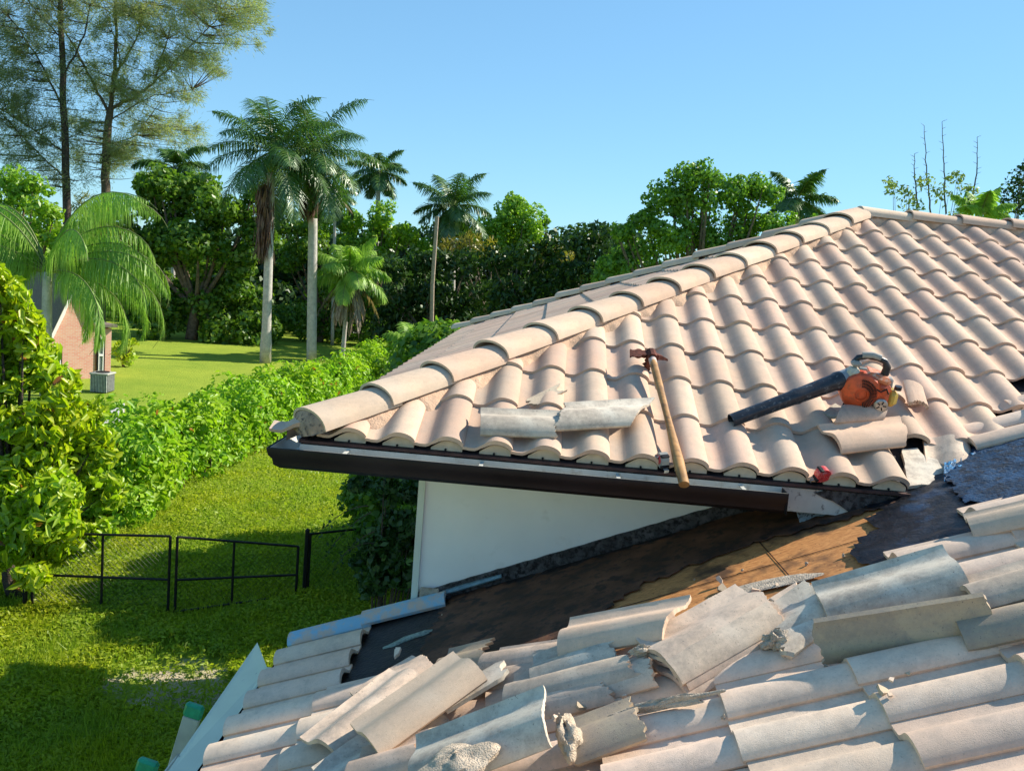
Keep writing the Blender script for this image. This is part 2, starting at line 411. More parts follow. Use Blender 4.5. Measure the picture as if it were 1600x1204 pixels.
# --- flashing at the foot of the wall
mb = MB(); f0 = DN(.315, WN - .018); f1 = DN(2.3, WN - .018); N = 60
ptsb = []; ptst = []
for i in range(N + 1):
    q = f0 + (f1 - f0) * i / N
    ptsb.append([q[0], q[1], lz(q) + .002]); ptst.append([q[0], q[1], lz(q) + .085 + .0015 * math.sin(i * 1.7) + jig(.0008)])
V = ptsb + ptst + [list(np.array(q) + n * .014) for q in ptst]
F = [(i, i + 1, N + 2 + i, N + 1 + i) for i in range(N)] + [(N + 1 + i, N + 2 + i, 2 * N + 3 + i, 2 * N + 2 + i) for i in range(N)]
mb.add(V, F); mb.build('wall_flashing', m_flash, house)
mb = MB(); mb.box(DN(.375, .415, 0) * [1, 1, 0] + [0, 0, lz(DN(.375, .415)) + .05], (.1, .02, .1), np.array([d, n, Z]), bev=.006); fp = mb.build('flashing_patch', m_mortar_grey, house)
mb = MB(); mb.tube([np.append(DN(x, WN-.032)[:2], lz(DN(x, WN-.032)) + .05) for x in (.43, .52, .64, .74)], [.022, .026, .024, .018], 6, flat=.5)
mb.build('sealant_patch', simple('blue_sealant', (.16, .27, .33), .6, var=.3, scale=30), house)
# --- fascia, rusty drip edge and eave closures
mb = MB(); mb.box(DN((XE + VAL0 + .1) / 2, .022, b - .070), (VAL0 + .1 - XE, .02, .11), np.array([d, n, Z])); mb.build('fascia', m_fascia, house)
mb = MB(); mb.box(DN(XE + .012, RN, b - .070), (.02, 2 * RN, .11), np.array([d, n, Z])); mb.build('fascia', m_fascia, house)
mb = MB(); mb.box(DN((XE + VAL0) / 2, .006, b + .001), (VAL0 - XE, .030, .012), np.array([d, n, Z])); mb.box(DN(XE + .002, RN, b + .001), (.03, 2 * RN, .018), np.array([d, n, Z])); mb.build('drip_edge', m_drip, house)
m_clos = simple('closure_mortar', (.66, .52, .36), .9, var=.12, scale=22)
for k in range(0, 12):
    cx = k * W_; mb = MB()
    xs = np.linspace(-.074, .072, 13); poly = [DN(cx + x, .026, b + .008 + max(0, (prof(x)) * .97)) for x in xs] + [DN(cx + .072, .026, b - .003), DN(cx - .074, .026, b - .003)]
    mb.prism(poly, n * .02); cl = mb.build('eave_closure', m_clos, house)
    mb = MB(); mb.tube([DN(cx - .005, .0255, b + .016), DN(cx - .005, .020, b + .016)], .0055, 8); mb.build('weep_hole', m_iron_black, cl)
# --- gutter: K profile swept along the front and round the corner
GP = [(-.004, -.012), (-.004, -.108), (-.075, -.116), (-.098, -.098), (-.103, -.070), (-.118, -.052), (-.125, -.022), (-.124, -.016), (-.112, -.016)]
def gutter(name_, path_fn, stations, mo, mi_):
    mb = MB(); K = len(GP); th = .0025
    rows = []
    for s_ in stations: rows.append([path_fn(s_, a_, z_) for a_, z_ in GP])
    rows2 = []
    for s_ in stations: rows2.append([path_fn(s_, a_ + (th if i > 2 else -th if i < 1 else 0) * (1), z_ + th * (1 if 1 <= i <= 3 else 0)) for i, (a_, z_) in enumerate(GP)])
    V = [q for r_ in rows for q in r_] + [q for r_ in rows2 for q in r_]; nb = len(rows) * K; F = []; mi = []
    for i in range(len(rows) - 1):
        for k in range(K - 1):
            F.append((i * K + k, i * K + k + 1, (i + 1) * K + k + 1, (i + 1) * K + k)); mi.append(0)
            F.append((nb + i * K + k, nb + (i + 1) * K + k, nb + (i + 1) * K + k + 1, nb + i * K + k + 1)); mi.append(1)
    for i in (0, len(rows) - 1):
        for k in range(K - 1): F.append((i * K + k, i * K + k + 1, nb + i * K + k + 1, nb + i * K + k)); mi.append(0)
    mb.add(V, F); mb.mi = mi
    return mb
gb = b
def gp(s_, a_, z_):                                 # along the front; at the left end a mitred corner
    return DN(max(s_, XE + a_) if s_ <= XE - .125 else s_, a_, gb + z_)
g1 = gutter('g', lambda s_, a_, z_: DN(s_ if s_ > XE + .01 else XE + a_, a_, gb + z_ + .0), [XE, .2, .6, 1.0, 1.4, 1.8, 1.985], 0, 1)
g2 = gutter('g', lambda s_, a_, z_: DN(XE + a_, a_ if s_ < .01 else s_, gb + z_), [0, .6, 1.5, 3, 5, 2 * RN], 0, 1)
g1.add(g2.v, g2.f); g1.mi = g1.mi[:len(g1.f) - len(g2.f)] + g2.mi
gut = g1.build('gutter', [m_gut_out, m_gut_in], house, smooth=30)
for x in (.0, .62, 1.24, 1.8):
    mb = MB(); mb.box(DN(x, -.062, gb - .022), (.018, .118, .003), np.array([d, n, Z])); mb.box(DN(x, -.001, gb - .04), (.012, .004, .03), np.array([d, n, Z]))
    mb.build('gutter_bracket', m_gut_in, gut)
mb = MB(); mb.box(DN(1.988, -.06, gb - .065), (.003, .11, .096), np.array([d, n, Z])); mb.build('gutter_end', m_gut_out, gut)
# bent sheet hanging from the fascia beyond the gutter's end
mb = MB(); a_ = onp(1237, 776, DN(0, .05), n); b_ = onp(1250, 817, DN(0, .05), n); c_ = onp(1310, 805, DN(0, .05), n); e_ = onp(1340, 780, DN(0, .05), n)
mb.prism([a_, b_, onp(1275, 806, DN(0, .05), n), c_, e_], n * .004); mb.build('torn_flashing', simple('torn_metal', (.20, .27, .30), .5, var=.3, scale=20, dirt=(.02, .02, .02), dlim=(.5, .6)), house)
mb = MB(); P_ = [DN(2.14 + .04 * i, .010, b - .03 - .08 * min(1, i / 5) * (1 + .15 * math.sin(i * 2.1))) for i in range(15)]; mb.prism([DN(2.72, .010, b - .012), DN(2.18, .010, b - .012)] + P_, -n * .004); mb.build('tar_smear', m_flash, house)

# --- hip caps: half-round caps up the hip, ridge caps along the ridge
def cap_geo(L=.44, r0=.148, r1=.128, hgt=.086, th=.013, k=14, ny=3):
    V = []; F = []
    for j in range(ny + 1):
        t = j / ny; r_ = r0 * (1 - t) + r1 * t
        for s_ in (0, 1):
            for i in range(k + 1):
                an = math.pi * i / k; rr = r_ - s_ * th; hh = (hgt * (r_ / r0)) - s_ * th
                V.append((-math.cos(an) * rr, t * L, math.sin(an) ** .8 * hh))
    K = k + 1
    for j in range(ny):
        for i in range(k):
            a = j * 2 * K + i; bq = a + 2 * K
            F.append((a, a + 1, bq + 1, bq)); F.append((a + K, bq + K, bq + K + 1, a + K + 1))
        a = j * 2 * K; F.append((a, a + 2 * K, a + 3 * K, a + K)); a += k; F.append((a + 2 * K, a, a + K, a + 3 * K))
    for i in range(k):
        a = i; F.append((a + 1, a, a + K, a + K + 1)); a = ny * 2 * K + i; F.append((a, a + 1, a + 1 + K, a + K))
    return np.array(V), F
cv, cf = cap_geo()
def set_frame(o, org, X, Y, N, parent=None):
    m_ = Matrix.Identity(4)
    for i in range(3): m_[i][0] = X[i]; m_[i][1] = Y[i]; m_[i][2] = N[i]; m_[i][3] = org[i]
    if parent is not None:
        og = origin_of(parent)
        for i in range(3): m_[i][3] -= og[i]
        o.parent = parent
    o.matrix_basis = m_
cap_me = bpy.data.meshes.new('hip_cap'); cap_me.from_pydata([tuple(q) for q in cv], [], cf); cap_me.materials.append(m_cap)
cap_me.polygons.foreach_set('use_smooth', [True] * len(cap_me.polygons)); cap_me.set_sharp_from_angle(angle=RD(45))
hs_ = DN(XE, 0, b); ha = DN(APX, RN, b + RIDGE_Z); hv = ha - hs_; HL = np.linalg.norm(hv); hv /= HL
hx = np.cross(hv, Z); hx /= np.linalg.norm(hx); hN = np.cross(hx, hv)
HE = HL / 14.15
for i in range(14):
    o = bpy.data.objects.new('hip_cap', cap_me); COL.objects.link(o)
    org = hs_ + hv * (i * HE + .055) + hN * (.056 + jig(.002))
    tl = .045; Yv = hv * math.cos(tl) - hN * math.sin(tl); Nv = hN * math.cos(tl) + hv * math.sin(tl); yw = jig(.012)
    X3 = hx * math.cos(yw) + Yv * math.sin(yw); Y3 = Yv * math.cos(yw) - hx * math.sin(yw)
    set_frame(o, org, X3, Y3, Nv, house)
rg0 = DN(APX, RN, b + RIDGE_Z)
for i in range(14):
    o = bpy.data.objects.new('ridge_cap', cap_me); COL.objects.link(o)
    # laid from the right towards the apex: the lip of each faces the right-hand neighbour's head
    org = rg0 + d * (i * .405 - .02) + Z * (.036 + jig(.002))
    tl = .04; Yv = d * math.cos(tl) - Z * math.sin(tl); Nv = Z * math.cos(tl) + d * math.sin(tl)
    set_frame(o, org, np.cross(Yv, Nv), Yv, Nv, house)
fs_ = DN(XE, 2 * RN, b); fv = ha - fs_; fL = np.linalg.norm(fv); fv /= fL; fx = np.cross(fv, Z); fx /= np.linalg.norm(fx); fN = np.cross(fx, fv)
for i in range(14):
    o = bpy.data.objects.new('hip_cap', cap_me); COL.objects.link(o); set_frame(o, fs_ + fv * (i * fL / 14.15 - .035) + fN * (.055 + jig(.003)), fx, fv * math.cos(.045) - fN * math.sin(.045), fN * math.cos(.045) + fv * math.sin(.045), house)
# end of the first hip cap, filled with stained mortar
mb = MB(); org = hs_ + hv * .061 + hN * .050; kk = 12
poly = [org + hx * (-math.cos(math.pi * i / kk) * .136) + hN * (math.sin(math.pi * i / kk) ** .8 * .078) for i in range(kk + 1)]
cen = org - hv * .035 - hN * .03
V = poly + [q * .62 + cen * .38 - hv * .034 for q in poly] + [cen - hv * .022]
F = [(i, i + 1, kk + 2 + i, kk + 1 + i) for i in range(kk)] + [(kk + 1 + i, kk + 2 + i, 2 * kk + 2) for i in range(kk)] + [(0, kk, 2 * kk + 1, kk + 1)]
mb.add(V, F); mb.build('hip_end_mortar', simple('stained_mortar', (.42, .29, .21), .95, var=.35, scale=14, bump=.9, bd=.006, dirt=(.07, .055, .06), dlim=(.52, .66)), house, smooth=True)
# mortar bedding either side of the hip and below the ridge
mb = MB()
def bedding(p_a, p_b, side, updir, L, w0, z0):
    N = int(L / .022); V = []; rowk = 6
    for i in range(N + 1):
        t = i / N; c = p_a + (p_b - p_a) * t
        wv = w0 + .022 * math.sin(t * L / W_ * 2 * math.pi * .72) + jig(.003)
        for k in range(rowk):
            s_ = k / (rowk - 1); V.append(c + side * (.075 + (wv - .075) * s_) + updir * (z0 * (1 - s_ ** 1.6) - .006 * s_) + updir * jig(.0012))
    F = [(i * rowk + k, (i + 1) * rowk + k, (i + 1) * rowk + k + 1, i * rowk + k + 1) for i in range(N) for k in range(rowk - 1)]
    mb.add(V, F)
sR = np.cross(nu, hv); sR /= np.linalg.norm(sR); sR = sR if sR @ d > 0 else -sR
bedding(hs_ + hv * .27 + nu * .02, ha + nu * .02, sR, nu, HL, .170, .062)
sLft = np.cross(nL, hv); sLft /= np.linalg.norm(sLft); sLft = sLft if sLft @ d < 0 else -sLft
bedding(hs_ + nL * .02, ha + nL * .02, sLft, nL, HL, .155, .058)
bedding(rg0 + nu * .02, rg0 + d * 6 + nu * .02, -u, nu, 6, .150, .062)
mb.build('mortar_bedding', m_mortar, house, smooth=True)

# --- LOWER ROOF: deck, felt, tiles, eave
def valley_cut(c, m):                              # True when the point lies on the near side of the valley
    p = cm(c, m); dd, nn_ = dn_of(p)
    return not (dd > VAL0 - .05 and nn_ > valley_n(dd) + .27)
mb = MB()
CE = -5.02; FAR = -8.85
far = -8.75
pl = [cm(CE, 12), cm(12, 12), cm(12, -40), cm(-3.35, FAR), cm(CE, far + .1)]
# the deck stops at the white wall on the far side, and at the upper fascia / valley
pw0 = DN(.30, WN+.03); pw1 = DN(2.9, WN+.03)
A_ = np.array([pw0[0], pw0[1], lz(pw0)]); B_ = np.array([pw1[0], pw1[1], lz(pw1)])
C_ = DN(6.2, 4.0); C_ = np.array([C_[0], C_[1], lz(C_)])
mb.prism([cm(CE, 14), cm(13, 14), cm(13, -20), C_, B_, A_, cm(CE, FAR)], -nl * .03)
mb.build('plywood_deck', m_ply, house)
# seams between plywood sheets
mb = MB()
s0 = lo(1190, 850, .003); s1_ = lo(1243, 910, .003); sv = (s1_ - s0); sv /= np.linalg.norm(sv); sw = np.cross(sv, nl)
mb.prism([s0 - sv * .5 - sw * .0022, s1_ + sv * .5 - sw * .0022, s1_ + sv * .5 + sw * .0022, s0 - sv * .5 + sw * .0022], nl * .0008)
s0 = lo(1000, 905, .003); mb.prism([s0 - u2 * .9 - n2 * .26 - n2 * .002, s0 + u2 * 1.6 - n2 * .26 - n2 * .002, s0 + u2 * 1.6 - n2 * .26 + n2 * .002, s0 - u2 * .9 - n2 * .26 + n2 * .002], nl * .0012)
mb.build('sheet_seam', m_iron_black, house)
# felt: a ragged sheet lying on the deck
def ragged(pts2, amp=.02, step=.05):
    out = []
    for i in range(len(pts2)):
        a = np.array(pts2[i], float); bq = np.array(pts2[(i + 1) % len(pts2)], float); L = np.linalg.norm(bq - a); k = max(1, int(L / step))
        t = (bq - a) / L; nr = np.cross(t, nl)
        for j in range(k): out.append(a + (bq - a) * j / k + nr * (jig(amp) if j else 0))
    return out
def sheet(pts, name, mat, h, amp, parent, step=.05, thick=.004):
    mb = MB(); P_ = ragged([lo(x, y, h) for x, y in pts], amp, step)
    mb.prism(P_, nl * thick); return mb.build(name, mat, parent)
sheet([(560, 985), (600, 962), (650, 950), (800, 905), (930, 866), (1010, 842), (1075, 822), (1060, 850), (960, 880), (840, 920), (760, 930), (705, 945), (690, 985), (655, 1035), (560, 1100), (500, 1100)], 'roofing_felt', m_tar, .004, .016, house, step=.03)
sheet([(830, 905), (1010, 850), (1130, 808), (1230, 790), (1300, 790), (1420, 760), (1400, 790), (1300, 815), (1200, 842), (1120, 868), (1000, 915), (960, 945), (920, 985), (840, 1010), (760, 1040), (700, 1060), (650, 1050), (660, 1010), (690, 960), (705, 930)], 'shaded_ply_sheet', simple('shade_brown_ply', (.115, .052, .030), .7, var=.55, scale=5, bump=.5, bd=.005, dirt=(.03, .018, .015), dlim=(.48, .6)), .009, .016, house, step=.03)  # shade on the plywood put into the colour of a thin dark sheet
# mastic-smeared membrane in the valley (crumpled surface)
def crumple(poly_px, name, mat, h, amp, parent, grid=.018, seed=3):
    P_ = [lo(x, y, h) for x, y in poly_px]; o = P_[0]; uv = np.array([[(q - o) @ u2, (q - o) @ n2] for q in P_])
    x0, y0 = uv.min(0); x1, y1 = uv.max(0); nx = int((x1 - x0) / grid); ny = int((y1 - y0) / grid)
    r2 = np.random.default_rng(seed); hx_ = r2.normal(0, 1, (nx + 1, ny + 1))
    for _ in range(1): hx_ = (hx_ + np.roll(hx_, 1, 0) + np.roll(hx_, 1, 1) + np.roll(hx_, -1, 0)) / 2.6
    def inside(x, y):
        c = False; k = len(uv)
        for i in range(k):
            a, bq = uv[i], uv[(i + 1) % k]
            if (a[1] > y) != (bq[1] > y) and x < (bq[0] - a[0]) * (y - a[1]) / (bq[1] - a[1]) + a[0]: c = not c
        return c
    idx = -np.ones((nx + 1, ny + 1), int); V = []; F = []
    for i in range(nx + 1):
        for j in range(ny + 1):
            x = x0 + i * grid; y = y0 + j * grid
            x += r2.normal(0, grid * .2); y += r2.normal(0, grid * .2)
            idx[i, j] = len(V); V.append(o + u2 * x + n2 * y + nl * (amp * hx_[i, j] + amp))
    for i in range(nx):
        for j in range(ny):
            if inside(x0 + (i + .5) * grid, y0 + (j + .5) * grid): F.append((idx[i, j], idx[i + 1, j], idx[i + 1, j + 1], idx[i, j + 1]))
    mb = MB(); mb.add(V, F); return mb.build(name, mat, parent, smooth=True)
crumple([(1325, 862), (1345, 842), (1372, 825), (1352, 812), (1390, 790), (1300, 800), (1420, 756), (1490, 735), (1520, 700), (1560, 668), (1640, 640), (1640, 790), (1560, 810), (1490, 850), (1400, 885), (1345, 880)], 'valley_membrane', m_mastic, .012, .0045, house, grid=.034)
crumple([(1478, 742), (1502, 716), (1530, 694), (1575, 672), (1640, 652), (1640, 760), (1560, 790), (1500, 782)], 'valley_membrane', simple('blue_black_membrane', (.012, .045, .10), .5, var=.6, scale=9, bump=.6, bd=.015, spec=.35, dirt=(.008, .010, .016), dlim=(.48, .62)), .026, .0028, house, grid=.032, seed=8)
# caulk smear
mb = MB(); cp = [(598, 1012), (615, 1005), (632, 999), (650, 993), (664, 988), (676, 984)]
mb.tube([lo(x, y, .012) + nl * jig(.002) + n2 * jig(.005) for x, y in cp], [.010, .022, .026, .022, .024, .012], 7, flat=.45)
mb.build('sealant_smear', simple('pale_sealant', (.38, .48, .42), .8, var=.4, scale=60, bump=1, bd=.01), house, smooth=True)
# laid field on the lower roof
items = []; itemsB = []
for c in range(-5, 12):
    for m_ in range(-30, 12):
        ok = False
        if c == -5: ok = -8 <= m_
        elif c == -4: ok = m_ >= -4 or m_ == -8
        elif c < 1: ok = m_ >= -2
        elif c == 1: ok = m_ >= -2
        elif c == 2: ok = m_ >= -3
        elif c == 3: ok = m_ >= -4
        elif c == 4: ok = m_ >= -4 or m_ <= -8
        else: ok = True
        if not ok: continue
        if not valley_cut(c + .35, m_ - .6): continue
        if c in (3, 4) and -8 < m_ < -4: continue
        o = cm(c, m_) + n2 * .075 + nl * (.0175 + jig(.0015)) + u2 * jig(.004) + n2 * jig(.002)
        fr = frame(o, -n2, u2, nl, .042, jig(.011))
        (itemsB if (m_ == -8 and c <= -4) else items).append(fr)
ol = stack_tiles(items, 'roof_tiles', m_tile_low, house, geoA); ol['label'] = 'lower slope of weathered tiles running down towards the ladder'
ob = stack_tiles([(f[0] - u2 * .0 + n2 * .0, f[1], f[2], f[3]) for f in itemsB], 'rake_tile', m_blue, house, geoA); ob['label'] = 'edge tiles smeared with blue sealant'
# lower eave, walls below
mb = MB(); e0 = cm(CE, FAR); e1 = cm(CE, 14)
mb.prism([e0 - Z * .01, e1 - Z * .01, e1 - Z * .15, e0 - Z * .15], d2 * .02); mb.build('fascia', m_gut_out, house)
mb = MB(); g0 = e0 - d2 * .004; g1_ = e1 - d2 * .004
prof2 = [(0, -.06), (0, -.14), (-.065, -.15), (-.080, -.11), (-.084, -.085)]
V = [p_ + d2 * a_ + Z * z_ for p_ in (g0, g1_) for a_, z_ in prof2]; V += [q + d2 * .003 + Z * .003 for q in V]
mb.add(V, [(i, i + 1, 6 + i, 5 + i) for i in range(4)] + [(10 + i, 15 + i, 16 + i, 11 + i) for i in range(4)] + [(0, 1, 11, 10), (1, 2, 12, 11), (2, 3, 13, 12), (3, 4, 14, 13)])
mb.build('gutter', m_gut_out, house)
mb = MB()
a0 = cm(CE, FAR); wl0 = a0 + d2 * .45; wl1 = cm(CE, 14) + d2 * .45
mb.prism([wl0 * [1, 1, 0], wl1 * [1, 1, 0], wl1 * [1, 1, 0] + Z * (a0[2] - .13), wl0 * [1, 1, 0] + Z * (a0[2] - .13)], d2 * .12)
mb.prism([wl0 * [1, 1, 0] + d2 * .121, DN(.294, WN-.01) * [1, 1, 0], DN(.294, WN-.01) * [1, 1, 0] + Z * (lz(DN(.294, WN-.01)) - .05), wl0 * [1, 1, 0] + d2 * .121 + Z * (lz(wl0) - .05)], -n * .12)
mb.add([a0 + d2 * .022 - Z * .14, cm(CE, 14) + d2 * .022 - Z * .14, wl1 * [1, 1, 0] + Z * (a0[2] - .14), wl0 * [1, 1, 0] + Z * (a0[2] - .14)], [(0, 1, 2, 3)])
mb.build('wall', m_white, house)
# rake board along the far edge of the lower roof
mb = MB(); r0_ = cm(CE, FAR-.02); r1_ = cm(-3.4, FAR-.02); mb.prism([r0_ + nl * .01, r1_ + nl * .01, r1_ - nl * .13, r0_ - nl * .13], n2 * .02); mb.build('rake_board', m_trim, house)
# ================================================================== LOOSE TILES, RUBBLE AND TOOLS ON THE ROOFS
def jag(basev, amp, seed, slope=0.0, knots=8):
    r_ = np.random.default_rng(seed); kx = np.linspace(-.15, .085, knots); ky = r_.normal(0, amp, knots)
    return lambda xs: basev + slope * xs + np.interp(xs, kx, ky) + r_.normal(0, amp * .38, len(xs))
def loose(A, B, hA, hB, roll=0.0, plane=lo, mat=m_loose, L=TL, x0=-.142, x1=.0785, lo_cut=None, hi_cut=None, label='', group=None, name='loose_tile', th=.0135, ny=8, nx=30, cat='roof tile'):
    pa = plane(*A, hA); pb = plane(*B, hB); Y = pb - pa; Y /= np.linalg.norm(Y); pn = nl if plane is lo else nu
    N = pn - Y * (pn @ Y); N /= np.linalg.norm(N); X = np.cross(Y, N); c_, s_ = math.cos(RD(roll)), math.sin(RD(roll))
    N2 = N * c_ + X * s_; X2 = X * c_ - N * s_
    V, F = tile_geo(L, x0, x1, nx, ny, lo_cut, hi_cut, th); V = V - np.array([(x0 + x1) / 2, L / 2, .028])
    rr = np.random.default_rng(int(A[0] * 7 + A[1])); V[:, 2] += rr.normal(0, .0004, len(V))
    me = fastmesh(name, V, F); o = link(name, me, mat, None, smooth=40); set_frame(o, (pa + pb) / 2, X2, Y, N2)
    return tag(o, label, cat, group)
def copy_like(o, shift, label):
    c = o.copy(); COL.objects.link(c); m_ = o.matrix_basis.copy()
    for i in range(3): m_[i][3] += shift[i]
    c.matrix_basis = m_; c["label"] = label; return c
GH = 'loose tiles heaped on the lower roof'
loose((569, 1152), (733, 1036), .15, .20, 20, label='large peach tile leaning on the heap, its upper half in full sun', group=GH, hi_cut=jag(TL, .001, 1), mat=m_cap)
loose((490, 1168), (642, 1048), .11, .14, 14, label='long tile half hidden under the large sunlit peach tile, leftmost of the heap', group=GH)
loose((560, 1090), (662, 1030), .085, .10, 5, L=.30, hi_cut=jag(.30, .006, 4), label='broken tile end poking out behind the large sunlit peach tile', group=GH)
loose((548, 1204), (650, 1130), .07, .08, 30, label='shaded tile wedged beneath the large sunlit peach tile', group=GH, mat=m_grey_tile)
loose((650, 1192), (848, 1116), .15, .21, 28, mat=m_grey_tile, hi_cut=jag(TL, .002, 6), label='grey tile with black speckles and nail holes, leaning at the bottom of the heap', group=GH)
loose((560, 1196), (655, 1170), .10, .11, 10, L=.26, hi_cut=jag(.26, .01, 8), label='short sunlit tile piece at the bottom edge left of the speckled grey tile', group=GH)
loose((878, 992), (1068, 958), .19, .20, 15, mat=m_cap, hi_cut=jag(TL - .03, .004, 12, slope=-.35), label='cream tile in full sun on top of the heap beside the bare decking', group=GH)
loose((752, 1030), (905, 1008), .10, .11, 0, L=.36, hi_cut=jag(.34, .012, 13), label='barrel tile under the left end of the cream sunlit tile', group=GH)
loose((690, 1036), (765, 1018), .06, .07, 12, L=.22, hi_cut=jag(.20, .02, 14), mat=m_under, label='splintered tile piece between the two big leaning tiles and the barrel tile', group=GH)
loose((700, 1095), (775, 1050), .09, .11, -14, L=.27, lo_cut=jag(0, .012, 91), hi_cut=jag(.25, .014, 92), mat=m_grey_tile, label='grey broken tile lying between the large sunlit peach tile and the speckled grey tile', group=GH)
loose((920, 1062), (1010, 1035), .10, .12, 18, L=.26, lo_cut=jag(0, .012, 101), hi_cut=jag(.25, .016, 102), label='broken tile piece bridging the snapped tiles and the stack of four', group=GH)
loose((840, 1048), (965, 1002), .13, .16, 16, L=.34, hi_cut=jag(.32, .016, 103), mat=m_grey_tile, label='grey broken tile tucked below the cream sunlit tile', group=GH)
loose((1225, 985), (1292, 935), .09, .12, 30, L=.24, lo_cut=jag(0, .014, 104), hi_cut=jag(.22, .012, 105), mat=m_grey_tile, label='small grey tile piece leaning on the large bluish grey tile', group=GH)
loose((1535, 968), (1680, 935), .085, .10, 12, mat=m_under, L=.40, hi_cut=jag(.38, .01, 106), label='dirty tile at the right edge just right of the standing broken tile', group=GH)
loose((905, 1150), (985, 1120), .085, .09, 10, L=.24, lo_cut=jag(0, .014, 93), hi_cut=jag(.22, .016, 94), mat=m_under, label='dirty tile piece right of the upright mortar lump', group=GH)
loose((985, 1000), (1040, 975), .07, .08, -10, L=.18, lo_cut=jag(0, .014, 95), hi_cut=jag(.17, .016, 96), label='small tile piece between the cream sunlit tile and the stack of four', group=GH)
loose((768, 1054), (935, 1028), .085, .09, 4, label='long unbroken tile just below the barrel tile', group=GH)
loose((800, 1076), (985, 1030), .11, .13, 8, L=.46, hi_cut=jag(.44, .014, 15, slope=.6), label='tile with a snapped brown end under the cream sunlit tile', group=GH)
loose((790, 1102), (950, 1062), .085, .10, 14, L=.38, hi_cut=jag(.36, .014, 16, slope=.5), label='lower of the two tiles with a snapped brown end', group=GH)
# stack of four
st = loose((1036, 1066), (1218, 962), .075, .090, 22, label='bottom tile of the stack of four', group='stack of four tiles', hi_cut=jag(TL - .01, .008, 21))
Nst = np.array([st.matrix_basis[i][2] for i in range(3)]); Yst = np.array([st.matrix_basis[i][1] for i in range(3)]); Xst = np.array([st.matrix_basis[i][0] for i in range(3)])
copy_like(st, Nst * .024 + Yst * .010 - Xst * .016, 'second tile from the bottom of the stack of four')
copy_like(st, Nst * .048 - Yst * .004 - Xst * .030, 'third tile from the bottom of the stack of four')
loose((1014, 1030), (1194, 928), .148, .163, 24, label='top tile of the stack of four, its channel facing up', group='stack of four tiles', hi_cut=jag(TL, .005, 22))
loose((1277, 946), (1502, 882), .13, .15, 28, mat=m_grey_tile, label='large bluish grey tile propped above the laid tiles with two nail holes', group=GH)
nh = bpy.data.objects[-1] if False else None
loose((1288, 1003), (1538, 966), .10, .10, -74, mat=m_under, x0=-.142, x1=-.005, L=.50, lo_cut=jag(0, .01, 31), hi_cut=jag(.50, .006, 32), label='dirty broken tile standing on edge in front of the large grey tile', group=GH, nx=14)
loose((1545, 915), (1700, 872), .12, .13, 6, mat=m_loose, label='upper tile of the pair at the right edge above the standing broken tile', group=GH)
loose((1540, 940), (1690, 902), .075, .085, 2, label='lower tile of the pair at the right edge above the standing broken tile', group=GH)
loose((1538, 812), (1690, 778), .085, .10, 6, mat=m_cap, label='tile at the right edge overhanging the black valley', group=GH)
loose((1230, 948), (1275, 920), .05, .06, 8, L=.15, lo_cut=jag(0, .012, 41), hi_cut=jag(.15, .015, 42), label='small tile scrap between the stack of four and the large grey tile', group=GH)
loose((1200, 1010), (1262, 968), .07, .08, 0, L=.20, lo_cut=jag(0, .012, 43), hi_cut=jag(.20, .02, 44), mat=m_grey_tile, label='grey tile scrap right of the stack of four', group=GH)
# upper roof
GU = 'broken tiles lying on the upper slope'
loose((750, 655), (884, 660), .098, .098, 6, up, m_grey_tile, L=.40, hi_cut=jag(.38, .012, 51, slope=-.5), label='left half of the grey broken tile lying crosswise near the eave', group=GU)
loose((868, 648), (1008, 640), .118, .118, 6, up, m_grey_tile, L=.43, lo_cut=jag(.0, .012, 52, slope=-.5), hi_cut=jag(.40, .002, 53, slope=-.9), label='right half of the grey broken tile lying crosswise near the eave', group=GU)
loose((822, 630), (890, 597), .085, .090, 15, up, m_under, L=.24, x0=-.142, x1=-.085, lo_cut=jag(0, .02, 54), hi_cut=jag(.24, .02, 55), label='thin shard of tile above the two grey halves', group=GU, nx=8)
loose((1290, 684), (1418, 670), .100, .105, 8, up, m_cap, L=.40, hi_cut=jag(.38, .006, 56, slope=-.6), label='smooth cream tile lying crosswise below the leaf blower', group=GU)
loose((1306, 645), (1392, 638), .115, .112, 0, up, m_loose, L=.28, x0=-.085, x1=.0785, lo_cut=jag(.0, .004, 57, slope=-.9), hi_cut=jag(.27, .004, 58, slope=-.8), label='pointed tile fragment directly under the leaf blower', group=GU)
loose((1290, 652), (1325, 626), .09, .10, 0, up, m_grey_tile, L=.13, x0=-.142, x1=-.06, label='dark grey tile scrap at the left foot of the leaf blower', group=GU, nx=8)
loose((1486, 726), (1480, 688), .026, .040, 4, up, m_loose, L=.24, label='slipped tile hanging into the black valley', group=GU, lo_cut=jag(0, .008, 59))
loose((1436, 640), (1425, 600), .098, .105, 0, up, m_tile, L=.22, x0=-.03, lo_cut=jag(0, .012, 60), label='curved tile scrap lying over a hole beside the leaf blower', group=GU)
